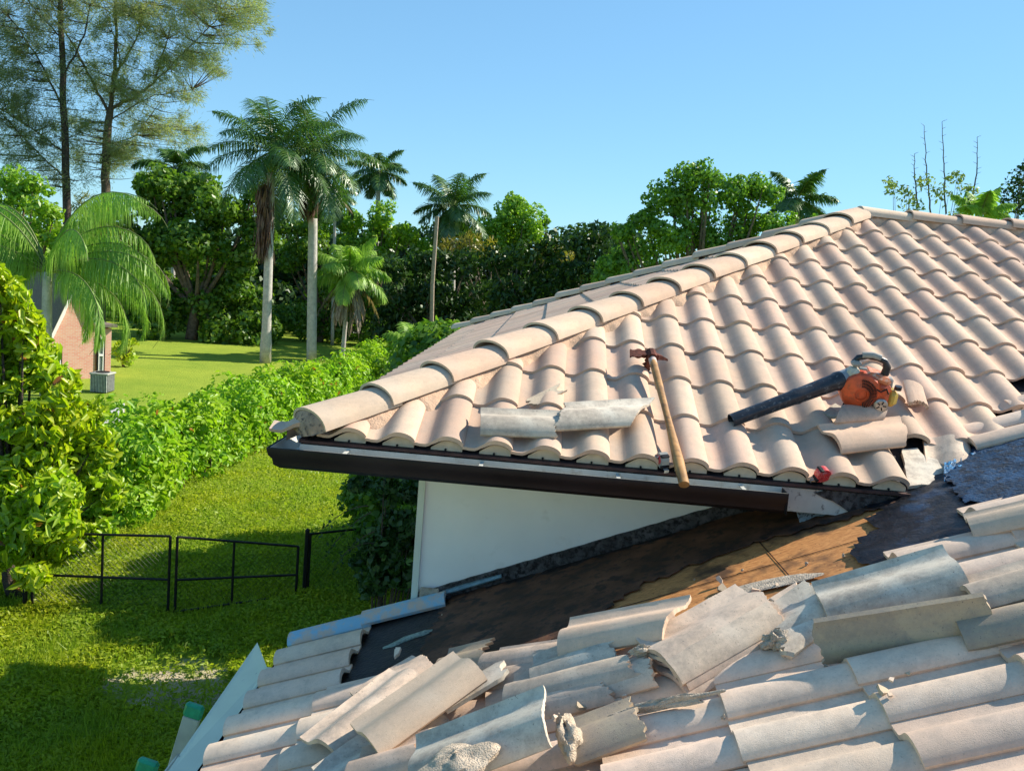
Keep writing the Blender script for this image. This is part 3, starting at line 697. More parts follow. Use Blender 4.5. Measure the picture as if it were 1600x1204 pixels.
# lumps of mortar
def rock(c, ax, size, seed, amp=.16, nu_=26, nv=36):
    r_ = np.random.default_rng(seed); V = []; F = []
    ph = r_.uniform(0, 6.28, (6, 3)); fr_ = r_.integers(1, 5, (6, 2))
    for i in range(nu_ + 1):
        th_ = math.pi * i / nu_
        for j in range(nv):
            fi = 2 * math.pi * j / nv; rr_ = 1 + amp * sum(math.sin(fr_[k][0] * fi + ph[k][0]) * math.sin(fr_[k][1] * th_ + ph[k][1]) for k in range(6)) * .6 + amp * (.35 * math.sin(3.1 * fi + 5 * th_ + ph[0][0]) * math.sin(7 * th_ - 2 * fi + ph[1][0]) + .22 * math.sin(9 * fi + ph[2][0]) * math.sin(11 * th_ + ph[3][0])) + r_.normal(0, amp * .10)
            p_ = np.array([math.sin(th_) * math.cos(fi) * size[0], math.sin(th_) * math.sin(fi) * size[1], math.cos(th_) * size[2]]) * rr_
            V.append(c + ax[0] * p_[0] + ax[1] * p_[1] + ax[2] * p_[2])
    for i in range(nu_):
        for j in range(nv): F.append((i * nv + j, (i + 1) * nv + j, (i + 1) * nv + (j + 1) % nv, i * nv + (j + 1) % nv))
    mb = MB(); mb.add(V, F); return mb
axl = np.array([u2, n2, nl]); m_chunk = simple('mortar_chunk', (.60, .49, .37), .95, var=.25, scale=30, bump=1, bd=.012, dirt=(.36, .20, .12), dlim=(.6, .75))
def chunk(px, h, size, seed, label, ax=axl, plane=lo, mat=None, group='lumps of old mortar', amp=.16):
    c = plane(*px, h); return lonely(rock(c, ax, size, seed, amp), 'mortar_chunk', mat or m_chunk, c, label, 'mortar lump', group, smooth=25)
chunk((888, 1150), .125, (.035, .075, .055), 3, 'upright sunlit lump of mortar right of the speckled grey tile', amp=.22)
chunk((715, 1192), .185, (.12, .085, .032), 6, 'wide lump of mortar at the bottom edge over the speckled grey tile', amp=.14)
chunk((830, 1106), .10, (.05, .02, .02), 9, 'thin crust of mortar behind the speckled grey tile', amp=.3)
sl_ = lo(1120, 1084, .1) - lo(955, 1114, .1); sl_ /= np.linalg.norm(sl_)
chunk((1040, 1098), .095, (.145, .014, .016), 12, 'long strip of mortar with a red stain below the stack of four tiles', ax=np.array([sl_, np.cross(nl, sl_), nl]), amp=.25)
chunk((1212, 1000), .10, (.04, .03, .025), 14, 'mortar lump stuck to the right end of the stack of four tiles', amp=.3, mat=m_mortar_grey)
chunk((1003, 1016), .16, (.035, .014, .018), 15, 'brown mortar lump under the cream sunlit tile', amp=.25)
sl_ = lo(1290, 897, .02) - lo(1090, 940, .02); sl_ /= np.linalg.norm(sl_)
chunk((1195, 914), .012, (.24, .045, .006), 17, 'flat crust of grey mortar along the lower edge of the sunlit plywood', ax=np.array([sl_, np.cross(nl, sl_), nl]), amp=.14, mat=m_mortar_grey)
chunk((1340, 1222), .08, (.01, .01, .01), 18, 'x') if False else None
r_ = np.random.default_rng(77)
cr_me = None
for i, (x, y) in enumerate([(640, 955), (655, 948), (690, 962), (740, 1020), (934, 1034), (946, 1020), (996, 1000), (1150, 985), (1228, 960), (1243, 938), (1290, 1040), (1312, 900), (1420, 1052), (1240, 1075), (1130, 1120), (900, 1075), (870, 1040), (1318, 868), (1260, 880), (1085, 905), (1160, 890)]):
    hh = .008 if y < 1000 and x < 1330 else .05
    c = lo(x, y, hh)
    if cr_me is None:
        mb = rock(np.zeros(3), np.eye(3), (.010, .008, .006), 30, .3, 6, 8); me = bpy.data.meshes.new('mortar_crumb'); me.from_pydata(mb.v, [], mb.f); me.materials.append(m_chunk); cr_me = me
    o = bpy.data.objects.new('mortar_crumb', cr_me); COL.objects.link(o); o.location = c.tolist(); o.rotation_euler = tuple(r_.uniform(0, 6, 3)); s_ = r_.uniform(.35, 1.1); o.scale = (s_, s_, s_)
    tag(o, 'pea sized pale crumb of mortar scattered on the lower roof', 'mortar crumb', 'crumbs of mortar scattered on the lower roof')
sh_me = []
r_ = np.random.default_rng(123)
for k in range(5):
    q = [np.array([math.cos(a) * r_.uniform(.5, 1), math.sin(a) * r_.uniform(.4, .8), 0]) * .03 for a in sorted(r_.uniform(0, 6.28, 6))]
    mb = MB(); mb.prism(q, np.array([0.002, .001, .011])); me = bpy.data.meshes.new('tile_shard'); me.from_pydata(mb.v, [], mb.f); me.materials.append([m_loose, m_under, m_cap][k % 3]); sh_me.append(me)
for i in range(34):
    cx, cy = [(930, 1075), (1225, 1000), (690, 1075), (640, 1040), (1255, 945), (1010, 1010), (880, 1100), (1120, 930), (1400, 1062)][i % 9]; x = cx + r_.normal(0, 30); y = cy + r_.normal(0, 16); hh = .012 if y < 935 and x < 1300 else .082
    o = bpy.data.objects.new('tile_shard', sh_me[i % 5]); COL.objects.link(o); o.location = lo(x, y, hh).tolist(); o.rotation_euler = (r_.normal(0, .35), -S2 + r_.normal(0, .35), r_.uniform(0, 6.28)); s_ = r_.uniform(.4, 1.25); o.scale = (s_, s_, s_)
    tag(o, 'thumb sized flat chip of broken tile scattered around the heap on the lower roof', 'tile chip', 'chips of tile scattered around the heap')
# cement patch and blue sealant beside the last eave tile (parts of the house)
def sheet_up(pts, name, mat, h, amp, thick=.006):
    P_ = [up(x, y, h) for x, y in pts]; out = []
    for i in range(len(P_)):
        a = P_[i]; bq = P_[(i + 1) % len(P_)]; L = np.linalg.norm(bq - a); k = max(1, int(L / .03)); t = (bq - a) / L; nr = np.cross(t, nu)
        for j in range(k): out.append(a + (bq - a) * j / k + nr * (jig(amp) if j else 0))
    mb = MB(); mb.prism(out, nu * thick); return mb.build(name, mat, house)
sheet_up([(1408, 706), (1432, 704), (1442, 716), (1462, 722), (1478, 736), (1472, 762), (1418, 764)], 'cement_patch', m_grey_tile, .004, .004, .018)
m_bluem = simple('blue_mastic', (.04, .26, .55), .45, var=.5, scale=24, bump=1, bd=.02, dirt=(.02, .02, .03), dlim=(.5, .65))
mb = MB(); V = []; F = []; r_ = np.random.default_rng(5)
for i in range(22):
    for j in range(11): V.append(up(1474 + i * 2.9 , 768 - j * 4.4 - i * .9, .042) + nu * (abs(r_.normal(0, .012)) + .012 * math.exp(-((i - 9) / 6) ** 2 - ((j - 4) / 3) ** 2)))
for i in range(21):
    for j in range(10): F.append((i * 11 + j, (i + 1) * 11 + j, (i + 1) * 11 + j + 1, i * 11 + j + 1))
mb.add(V, F); mb.build('sealant_patch', m_bluem, house, smooth=True)
mb = MB(); q0 = up(1478, 768, .03); q1 = up(1556, 757, .03); mb.box((q0 + q1) / 2, (np.linalg.norm(q1 - q0), .022, .006), np.array([(q1 - q0) / np.linalg.norm(q1 - q0), np.cross(nu, (q1 - q0) / np.linalg.norm(q1 - q0)), nu])); mb.build('valley_metal', m_fascia, house)

# --- pickaxe-like roofing tool
m_wood = simple('worn_wood', (.42, .22, .08), .6, var=.45, scale=9, bump=.4, bd=.002, dirt=(.16, .08, .04), dlim=(.5, .7))
m_rust = simple('rusty_iron', (.13, .035, .022), .85, var=.5, scale=40, bump=1, bd=.004, dirt=(.04, .015, .012))
hp = up(1018, 556, .135); he = onp(1069, 757, DN(0, -.16), n)
pk = root('mattock', hp, 'rusty mattock with a long worn wooden handle hanging over the gutter', 'mattock')
ax_ = (he - hp) / np.linalg.norm(he - hp); N = 16
mb = MB(); mb.tube([hp + (he - hp) * t + nu * .006 * math.sin(t * 3) for t in np.linspace(-.02, 1, N)], [.019 + .002 * math.sin(t * 9) + .008 * max(0, t - .55) * 2 * (1 if t < .93 else .6) for t in np.linspace(0, 1, N)], 12, flat=.8)
mb.build('handle', m_wood, pk, smooth=50)
mb = MB(); mb.tube([hp - ax_ * .01, hp + ax_ * .09], [.0215, .0215], 12, flat=.8); mb.build('socket_sleeve', simple('tape_wrap', (.50, .38, .33), .6), pk, smooth=50)
mb = MB()
tl_ = up(986, 547, .155); tr_ = up(1043, 556, .105); lw = up(1008, 575, .045)
def blade(p0, p1, w0, w1, th, k=9, seed=1, ragg=.0):
    r2 = np.random.default_rng(seed); dr = (p1 - p0); L = np.linalg.norm(dr); dr /= L; sd = np.cross(dr, nu); sd /= np.linalg.norm(sd); up_ = np.cross(sd, dr); V = []
    for i in range(k + 1):
        t = i / k; w_ = w0 + (w1 - w0) * t + r2.normal(0, ragg); c = p0 + dr * L * t - up_ * .02 * t * t
        th2 = th * (1 - .7 * t)
        V += [c + sd * w_ + up_ * th2, c - sd * (w_ + r2.normal(0, ragg)) + up_ * th2, c - sd * w_ - up_ * th2, c + sd * w_ - up_ * th2]
    F = [(i * 4 + a, i * 4 + (a + 1) % 4, (i + 1) * 4 + (a + 1) % 4, (i + 1) * 4 + a) for i in range(k) for a in range(4)] + [(3, 2, 1, 0), tuple(k * 4 + a for a in range(4))]
    mb.add(V, F)
hc = hp - ax_ * .004
blade(hc, tl_, .026, .050, .014, 9, 4, .008); blade(hc, tr_, .026, .012, .018, 8, 2, .002); blade(hc + ax_ * .02, lw, .026, .016, .012, 8, 5, .008)
mb.tube([hc - ax_ * .032, hc + ax_ * .030], [.030, .030], 10)
mb.build('head', m_rust, pk, smooth=30)

# --- leaf blower
m_orange = simple('orange_plastic', (.60, .085, .02), .42, var=.35, scale=14, bump=.1, bd=.001, spec=.5, dirt=(.28, .07, .03), dlim=(.5, .75))
m_grey_pl = simple('grey_plastic', (.33, .33, .30), .5, var=.2, scale=20, spec=.4)
m_olive = simple('dusty_white_plastic', (.50, .50, .40), .55, var=.2, scale=18)
m_tank = simple('translucent_tank', (.50, .34, .07), .4, var=.2, scale=10)
m_chrome = simple('dusty_metal', (.45, .42, .38), .35, metal=.7, var=.3, scale=40, bump=.5)
bb = up(1346, 632, .115); bl = root('leaf_blower', bb, 'orange handheld petrol leaf blower with a long black tube, resting on the tiles', 'leaf blower')
bN = nu * .8 + Z * .35; bN /= np.linalg.norm(bN)
vw = bb - CAM; vw /= np.linalg.norm(vw); bF = -(vw - bN * (vw @ bN)); bF /= np.linalg.norm(bF); bF = bF * math.cos(RD(14)) + np.cross(bN, bF) * math.sin(RD(14)); bX = np.cross(bN, bF)
bX = -bX if bX @ d < 0 else bX
SB = 3.05e-3                                                # metres per 1600-px pixel at the blower
def bp(px, py, dep=0.0): return bb + bX * ((px - 1346) * SB) + bN * ((632 - py) * SB) + bF * dep
# fan housing: volute drum facing the viewer
def drum(c, r, depth, k=40, vol=.16, dome=.02):
    V = []; F = []
    rings = [(1.0, -depth / 2), (1.0, depth / 2 - .012), (.93, depth / 2), (.60, depth / 2 + dome * .6), (.34, depth / 2 + dome), (.30, depth / 2 + dome - .012), (0.02, depth / 2 + dome - .014)]
    for rr_, dz in rings:
        for i in range(k):
            a = 2 * math.pi * i / k; q = r * (1 + vol * (1 - i / k) * (rr_ > .5)) * rr_; V.append(c + bX * math.cos(a) * q + bN * math.sin(a) * q + bF * dz)
    for j in range(len(rings) - 1):
        for i in range(k): F.append((j * k + i, j * k + (i + 1) % k, (j + 1) * k + (i + 1) % k, (j + 1) * k + i))
    F.append(tuple(range(k))[::-1]); F.append(tuple((len(rings) - 1) * k + i for i in range(k))); return V, F
mb = MB(); V, F = drum(bp(1334, 603, .02), .088, .11); mb.add(V, F); fh = mb.build('fan_housing', m_orange, bl, smooth=35)
mb = MB()
cH = bp(1334, 603, .02)
for rr_ in (.045, .058, .071):
    for i in range(9 + int(rr_ * 250)):
        a = RD(-70) + i * (RD(170) / (9 + int(rr_ * 250))); p_ = cH + bX * math.cos(a) * rr_ + bN * math.sin(a) * rr_ + bF * (.0795 - (rr_ - .045) * .42)
        mb.box(p_, (.011, .0035, .004), np.array([bX * math.cos(a) + bN * math.sin(a), -bX * math.sin(a) + bN * math.cos(a), bF]))
mb.build('intake_grille', m_iron_black, fh)
mb = MB(); mb.box(bp(1364, 604, .01), (.105, .12, .125), np.array([bX, bF, bN]), bev=.022); eng = mb.build('engine_cover', m_orange, bl, smooth=40)
mb = MB(); mb.box(bp(1358, 580, .0), (.135, .12, .05), np.array([bX * .97 - bN * .22, bF, bN * .97 + bX * .22]), bev=.018); mb.build('top_cover', simple('faded_orange', (.55, .17, .07), .45, var=.3, scale=20, dirt=(.5, .42, .34), dlim=(.5, .7)), bl, smooth=40)
mb = MB(); c0_ = bp(1369, 619, .07); mb.tube([c0_ - bF * .02, c0_ + bF * .012, c0_ + bF * .018], [.034, .034, .026], 20); rs = mb.build('starter_cover', m_chrome, bl, smooth=35)
mb = MB()
for i in range(5):
    a = 2 * math.pi * i / 5; mb.box(c0_ + bF * .0185 + (bX * math.cos(a) + bN * math.sin(a)) * .016, (.016, .006, .002), np.array([bX * math.cos(a) + bN * math.sin(a), -bX * math.sin(a) + bN * math.cos(a), bF]))
mb.build('starter_slot', m_iron_black, rs)
mb = MB(); mb.box(bp(1388, 612, .0), (.055, .09, .085), np.array([bX, bF, bN]), bev=.02); tk = mb.build('fuel_tank', m_tank, bl, smooth=40)
mb = MB(); c1_ = bp(1394, 596, .02); mb.tube([c1_, c1_ + bN * .02], [.018, .018], 14); mb.build('fuel_cap', m_black, tk, smooth=35)
mb = MB(); mb.box(bp(1320, 578, .02), (.066, .075, .070), np.array([bX, bF, bN]), bev=.018); mb.build('filter_housing', m_olive, bl, smooth=40)
mb = MB(); mb.box(bp(1322, 560, .015), (.05, .05, .03), np.array([bX, bF, bN]), bev=.012); mb.box(bp(1333, 566, .03), (.04, .02, .012), np.array([bX, bF, bN]), bev=.004); mb.build('throttle_housing', m_grey_pl, bl, smooth=40)
mb = MB(); hpth = [(1318, 562), (1324, 551), (1338, 547), (1354, 548), (1366, 552), (1371, 562), (1370, 574)]
mb.tube([bp(x, y, .005) for x, y in hpth], [.013, .013, .012, .012, .013, .017, .018], 10, flat=1.2); hd = mb.build('handle', m_black, bl, smooth=50)
mb = MB(); mb.tube([bp(x, y, .006) for x, y in ((1329, 546), (1345, 544), (1358, 547))], [.0145, .0145, .0145], 10, flat=1.15); mb.build('grip_pad', m_grey_pl, hd, smooth=50)
mb = MB(); mb.box(bp(1382, 590, -.02), (.03, .05, .055), np.array([bX, bF, bN]), bev=.008); mb.build('muffler_guard', m_grey_pl, bl, smooth=40)
mb = MB(); mb.tube([bp(1316, 622, .05), bp(1312, 634, .055), bp(1330, 637, .06), bp(1372, 636, .06)], .006, 8); mb.build('foot_bracket', m_iron_black, bl, smooth=40)
mb = MB(); mb.tube([bp(1352, 590, .075), bp(1364, 596, .082), bp(1372, 590, .08), bp(1378, 600, .06)], .004, 6); mb.build('ignition_lead', m_iron_black, bl, smooth=40)
ta = bp(1309, 588, .02); tb = up(1142, 657, .085)
dirt_ = (tb - ta) / np.linalg.norm(tb - ta); LT = np.linalg.norm(tb - ta)
mb = MB(); mb.tube([ta - dirt_ * .03, ta + dirt_ * .035], [.046, .044], 24); mb.build('tube_collar', simple('collar_plastic', (.24, .27, .30), .45), bl, smooth=35)
mb = MB(); pr_ = [(.03, .047), (.07, .049), (.10, .043), (.40, .038), (.43, .041), (.47, .037), (.72, .034), (1.0, .033)]
V = []; k = 24; sx = np.cross(dirt_, nu); sx /= np.linalg.norm(sx); sy = np.cross(sx, dirt_)
allp = [(t * LT, r) for t, r in pr_] + [(LT, .029)] + [(t * LT, r - .004) for t, r in pr_[::-1][1:]]
for (l_, r) in allp:
    for i in range(k): a = 2 * math.pi * i / k; V.append(ta + dirt_ * l_ + sx * math.cos(a) * r + sy * math.sin(a) * r)
F = [(j * k + i, j * k + (i + 1) % k, (j + 1) * k + (i + 1) % k, (j + 1) * k + i) for j in range(len(allp) - 1) for i in range(k)]
m_scuff = simple('scuffed_black_tube', (.017, .022, .032), .36, var=.3, scale=20, spec=.5, bump=.25, bd=.001, dirt=(.16, .17, .18), dlim=(.56, .72))
mb.add(V, F); mb.build('blower_tube', m_scuff, bl, smooth=35)

# --- two tape measures at the eave
m_red = simple('red_plastic', (.55, .025, .035), .4, var=.3, scale=60, spec=.5, dirt=(.60, .30, .26), dlim=(.5, .7)); m_steel = simple('steel', (.5, .5, .48), .35, metal=.8)
def tape(px, h, ang, label, body):
    c = up(*px, h); t_ = root('tape_measure', c, label, 'tape measure', 'tape measures left at the eave')
    bn = nu; ax0 = d * math.cos(ang) + u * math.sin(ang); ay0 = np.cross(bn, ax0)
    up2 = bn * .9 - ay0 * 0
    mb = MB(); pr = []; r_ = .032
    for i in range(20):
        a = 2 * math.pi * i / 20; x_ = math.cos(a) * r_; z_ = math.sin(a) * r_
        if x_ < 0 and z_ < 0: x_, z_ = max(-r_, x_ * 1.35), max(-r_, z_ * 1.35)
        pr.append(c + ax0 * x_ + bn * (z_ + r_))
    mb.prism([q - ay0 * .019 for q in pr], ay0 * .038); b1 = mb.build('case', body, t_, smooth=40)
    mb = MB(); mb.tube([c + bn * r_ - ay0 * .019, c + bn * r_ - ay0 * .023], [.022, .020], 18); mb.tube([c + bn * r_ + ay0 * .019, c + bn * r_ + ay0 * .023], [.022, .020], 18); mb.build('round_label', m_red, b1)
    mb = MB(); mb.box(c - ax0 * .030 + bn * .010, (.016, .042, .018), np.array([ax0, ay0, bn]), bev=.004); mb.build('rubber_foot', m_iron_black, t_, smooth=40); mb = MB(); mb.box(c - ax0 * .016 + bn * .058, (.022, .042, .012), np.array([ax0, ay0, bn]), bev=.004); mb.build('rubber_bumper', m_iron_black, t_, smooth=40)
    mb = MB(); mb.box(c - ax0 * .046 + bn * .006, (.016, .022, .002), np.array([ax0, ay0, bn])); mb.box(c - ax0 * .054 + bn * .000, (.002, .022, .014), np.array([ax0, ay0, bn])); mb.build('blade_hook', m_steel, t_)
    mb = MB(); mb.tube([c + ay0 * .022 + bn * .050, c + ay0 * .028 + bn * .045, c + ay0 * .028 + bn * .015], .003, 6); mb.build('belt_clip', m_steel, t_)
tape((1034, 726), .022, 1.9, 'grey and red tape measure beside the lower end of the mattock handle', m_grey_pl)
tape((1283, 749), .022, .25, 'bright red tape measure at the eave below the leaf blower', m_red)

# --- torn off white gutter panel and the ladder at the lower eave
pe = cm(CE, 0) - d2 * .12; pu = cm(CE, 0) - d2 * .30
q1 = onp(417, 1042, pe, d2); q2 = onp(322, 1192, pe, d2); q3 = onp(255, 1215, pu, d2); q4 = onp(402, 1003, pu, d2); q5 = onp(300, 1240, pe, d2)
m_panel = simple('cream_sheet_metal', (.66, .70, .55), .5, var=.06, scale=5, bump=.2, bd=.002, dirt=(.16, .15, .17), dlim=(.66, .74))
nn_p = np.cross(q2 - q1, q4 - q1); nn_p /= np.linalg.norm(nn_p)
mb = MB(); mb.prism([q1, q5, q3, q4], nn_p * .004); e12 = (q5 - q1); Lq = np.linalg.norm(e12); e12 /= Lq
mb.box(q1 + e12 * Lq / 2 + (-nn_p) * 0 + d2 * .012, (Lq, .024, .004), np.array([e12, d2, np.cross(e12, d2)]))
lonely(mb, 'sheet_metal_panel', m_panel, (q1 + q3) / 2, 'cream sheet metal panel bent outward along the lower eave', 'metal panel')
m_fib = simple('grey_ladder_rail', (.42, .42, .39), .55, var=.12, scale=12, bump=.3, bd=.001); m_alu = simple('aluminium', (.60, .62, .62), .35, metal=.6, var=.1); m_green = simple('green_plastic', (.01, .30, .16), .4, var=.2, scale=30, spec=.5)
pl_ = cm(CE, 0) - d2 * .42
t1 = onp(306, 1100, pl_, d2); 
ld = root('ladder', [t1[0] - .9, t1[1], 0], 'extension ladder with grey rails and green end caps leaning at the lower eave', 'ladder')
dn_ = np.array([-.24, -.03, -1.0]); dn_ -= 0; dn_ /= np.linalg.norm(dn_)
side = -n2
Lr = t1[2] / -dn_[2]
ftn = np.cross(side, dn_); ftn /= np.linalg.norm(ftn)
for k_ in (0, 1):
    tt = t1 + side * (.52 * k_)
    mb = MB(); mb.box(tt + dn_ * (Lr / 2 + .03), (.032, .085, Lr - .08), np.array([side, ftn, dn_]), bev=.004); rl = mb.build('side_rail', m_fib, ld)
    mb = MB(); mb.box(tt + dn_ * .035, (.040, .096, .075), np.array([side, ftn, dn_]), bev=.012); cp_ = mb.build('end_cap', m_green, rl, smooth=40)
    mb = MB(); sg = 1 if k_ == 0 else -1
    mb.box(tt + dn_ * (Lr / 2 + .17) + side * .036 * sg - ftn * .004, (.030, .065, Lr - .36), np.array([side, ftn, dn_]), bev=.004); mb.build('fly_rail', m_alu, ld)
    mb = MB()
    for a_, b_ in ((-.012, .0), (.012, .0), (-.012, .018), (.012, .022)): mb.tube([tt + dn_ * (.095 + b_) + ftn * (a_ + .01) - side * .0165 + side * 0, tt + dn_ * (.095 + b_) + ftn * (a_ + .01) - side * .0185], .003, 6)
    mb.build('rivet', m_iron_black, rl) if False else None
for i in range(8):
    q = t1 + dn_ * (.28 + i * .3); 
    if q[2] < .1: break
    mb = MB(); mb.tube([q, q + side * .52], .016, 8); mb.build('rung', m_alu, ld, smooth=40)
# ================================================================== GROUND
K = CAMZ / 4.6                                     # the garden distances were read off with the eye 4.6 m up
def atY(x, y, Y):
    v = ray(x, y); return CAM + v * (Y * K / v[1])
def ground_material():
    g = G('grass_ground'); v = g.co('Object')
    a = g.ramp(g.noise(v, .35, 6, .7), .32, .68, (.19, .29, .025), (.36, .43, .045))
    a = g.mix(g.ramp(g.noise(v, 6, 6, .7), .35, .7, (0, 0, 0), (.45,) * 3), a, (.15, .26, .02))
    a = g.mix(g.ramp(g.noise(v, 45, 4, .7), .35, .75, (0, 0, 0), (.5,) * 3), a, (.34, .40, .08))
    sp = g.n('ShaderNodeVectorMath', operation='DISTANCE'); g.l(v, sp.inputs[0]); sp.inputs[1].default_value = SUN_SAND_P
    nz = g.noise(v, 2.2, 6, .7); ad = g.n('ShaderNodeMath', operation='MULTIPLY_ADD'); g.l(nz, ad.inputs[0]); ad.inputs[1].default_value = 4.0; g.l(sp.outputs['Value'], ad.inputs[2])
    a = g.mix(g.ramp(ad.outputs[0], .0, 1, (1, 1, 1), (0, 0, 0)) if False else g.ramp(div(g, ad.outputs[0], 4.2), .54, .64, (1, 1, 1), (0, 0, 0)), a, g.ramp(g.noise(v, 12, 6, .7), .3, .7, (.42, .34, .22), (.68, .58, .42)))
    return g.pbr(a, .95, g.bump(g.noise(v, 25, 5, .7), 1, .05), 0, .1)
def div(g, a, k):
    q = g.n('ShaderNodeMath', operation='DIVIDE'); g.l(a, q.inputs[0]); q.inputs[1].default_value = k; return q.outputs[0]
_s = gnd(275, 1075); SUN_SAND_P = (float(_s[0]), float(_s[1]), 0.0)  # bare sandy patch; a strip of sunlight is put into its pale colour
mb = MB(); mb.add([(-400, -60, 0), (400, -60, 0), (400, 700, 0), (-400, 700, 0)], [(0, 1, 2, 3)])
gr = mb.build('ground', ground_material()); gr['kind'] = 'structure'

# ================================================================== VEGETATION HELPERS
def unit(v): return v / (np.linalg.norm(v, axis=-1, keepdims=True) + 1e-9)
def leaf_pairs(P, Nn, L, Wd, r, droop=.25, fold=.3):
    k = len(P); t = unit(np.cross(Nn, r.normal(0, 1, (k, 3)))); t = unit(t - np.array([0, 0, 1.0]) * droop); b_ = unit(np.cross(Nn, t)); nn_ = np.cross(t, b_)
    Ls = (L * r.uniform(.45, 1.3, k))[:, None]; Ws = (Wd * r.uniform(.6, 1.15, k))[:, None] * (.4 + .6 * Ls / L)
    q = [P - t * Ls * .5, P - t * Ls * .22 + b_ * Ws * .46 + nn_ * Ws * fold, P + t * Ls * .18 + b_ * Ws * .42 + nn_ * Ws * (fold - .1), P + t * Ls * .52 - nn_ * Ls * .16, P + t * Ls * .18 - b_ * Ws * .42 + nn_ * Ws * (fold - .1), P - t * Ls * .22 - b_ * Ws * .46 + nn_ * Ws * fold]
    V = np.stack(q, 1).reshape(-1, 3); i = (np.arange(k) * 6)[:, None]; return V, np.concatenate([i + [0, 1, 2, 3], i + [0, 3, 4, 5]])
def leaf_quads(P, Nn, L, Wd, r, droop=.25, fold=.12, tdir=None):
    k = len(P); t = unit(np.cross(Nn, r.normal(0, 1, (k, 3)))) if tdir is None else tdir
    t = unit(t - np.array([0, 0, 1.0]) * droop); b_ = unit(np.cross(Nn, t)); nn_ = np.cross(t, b_)
    Ls = (L * r.uniform(.65, 1.25, k))[:, None]; Ws = (Wd * r.uniform(.7, 1.2, k))[:, None]
    V = np.stack([P - t * Ls * .5, P + b_ * Ws * .5 + nn_ * Ws * fold - t * Ls * .05, P + t * Ls * .5 - nn_ * Ls * .06, P - b_ * Ws * .5 + nn_ * Ws * fold - t * Ls * .05], 1).reshape(-1, 3)
    return V, np.arange(4 * k).reshape(-1, 4)
def cloud(centers, radii, dens, L, Wd, r, flat=.85, up_bias=.35, shell=(.55, 1.05), droop=.25, jitN=.55, leaf=1):
    """leaves on ragged clumps; dens = leaves per square metre of clump surface"""
    P = []; Nn = []
    for c, R in zip(centers, radii):
        k = max(6, int(dens * 4 * math.pi * R * R * .5)); dv = unit(r.normal(0, 1, (k, 3)))
        rr_ = R * (shell[0] + (shell[1] - shell[0]) * np.sqrt(r.uniform(0, 1, (k, 1)))); off = dv * rr_; off[:, 2] *= flat
        P.append(c + off); Nn.append(unit(dv + np.array([0, 0, up_bias]) + r.normal(0, jitN, (k, 3))))
    P = np.concatenate(P); Nn = np.concatenate(Nn)
    keep = P[:, 2] > .02; return (leaf_quads if leaf == 1 else leaf_pairs)(P[keep], Nn[keep], L, Wd, r, droop)
def clumps(lumps, Y, r, sub=13, frac=.42, dj=.5, ground=None):
    """lumps: (px, py, radius px) silhouettes given at distance Y, each split in ragged sub-clumps"""
    C = []; R = []
    for l_ in lumps:
        px, py, rp = l_[:3]; YY = Y + (l_[3] if len(l_) > 3 else 0); Rm = rp / PX_F * YY * K
        c = atY(px, py, YY) + np.array([0, r.uniform(-dj, dj) * Rm, 0])
        for _ in range(sub):
            dv = unit(r.normal(0, 1, 3)); rad = Rm * frac * r.uniform(.6, 1.25); p_ = c + dv * (Rm - rad * .8) * r.uniform(.55, 1.05) * np.array([1, 1, .9])
            if p_[2] > .1: C.append(p_); R.append(rad)
    return np.array(C), np.array(R)
m_bark = simple('bark', (.16, .12, .085), .95, var=.4, scale=8, bump=1, bd=.03)
m_dark_bark = simple('dark_bark', (.09, .065, .05), .95, var=.4, scale=8, bump=1, bd=.03)
def bez(p0, p1, sag, k=7):
    p0 = np.array(p0); p1 = np.array(p1); mid = (p0 + p1) / 2 + np.array(sag); t = np.linspace(0, 1, k)[:, None]
    return (1 - t) ** 2 * p0 + 2 * t * (1 - t) * mid + t ** 2 * p1
def trunk_mesh(base, C, r, rad, nl_=14, fork=.35):
    mb = MB(); top = C.mean(0); f = np.array([base[0] * .5 + top[0] * .5, base[1] * .5 + top[1] * .5, base[2] + (top[2] - base[2]) * fork])
    mb.tube(bez(base, f, (r.normal(0, .1), 0, 0)), np.linspace(rad, rad * .7, 7), 9)
    for i in r.choice(len(C), min(nl_, len(C)), replace=False):
        mb.tube(bez(f - (f - base) * .05, C[i], ((C[i][0] - f[0]) * .2, 0, (C[i][2] - f[2]) * -.1)), np.linspace(rad * .5, rad * .06, 7), 6, cap=False)
    return mb
def tree(name, lumps, Y, base_px, mat, label, cat='tree', group=None, L=.2, Wd=.12, dens=55, sub=13, frac=.42, seed=1, rad=.2, droop=.25, flat=.85, limbs=14, bark=None, up_bias=.35, crown='crown', jitN=.55, shell=(.55, 1.05), base=None, leaf=1):
    L *= K; Wd *= K; rad *= K; dens /= K * K
    r = np.random.default_rng(seed); C, R = clumps(lumps, Y, r, sub, frac)
    bs = base if base is not None else np.array([atY(base_px, 500, Y)[0], Y * K, 0.0]); t_ = root(name, bs, label, cat, group)
    trunk_mesh(bs, C, r, rad, limbs).build('trunk', bark or m_bark, t_, smooth=True)
    V, F = cloud(C, R, dens, L, Wd, r, flat, up_bias, shell, droop, jitN, leaf)
    link(crown, fastmesh(crown, V - bs, F), mat, t_); return t_

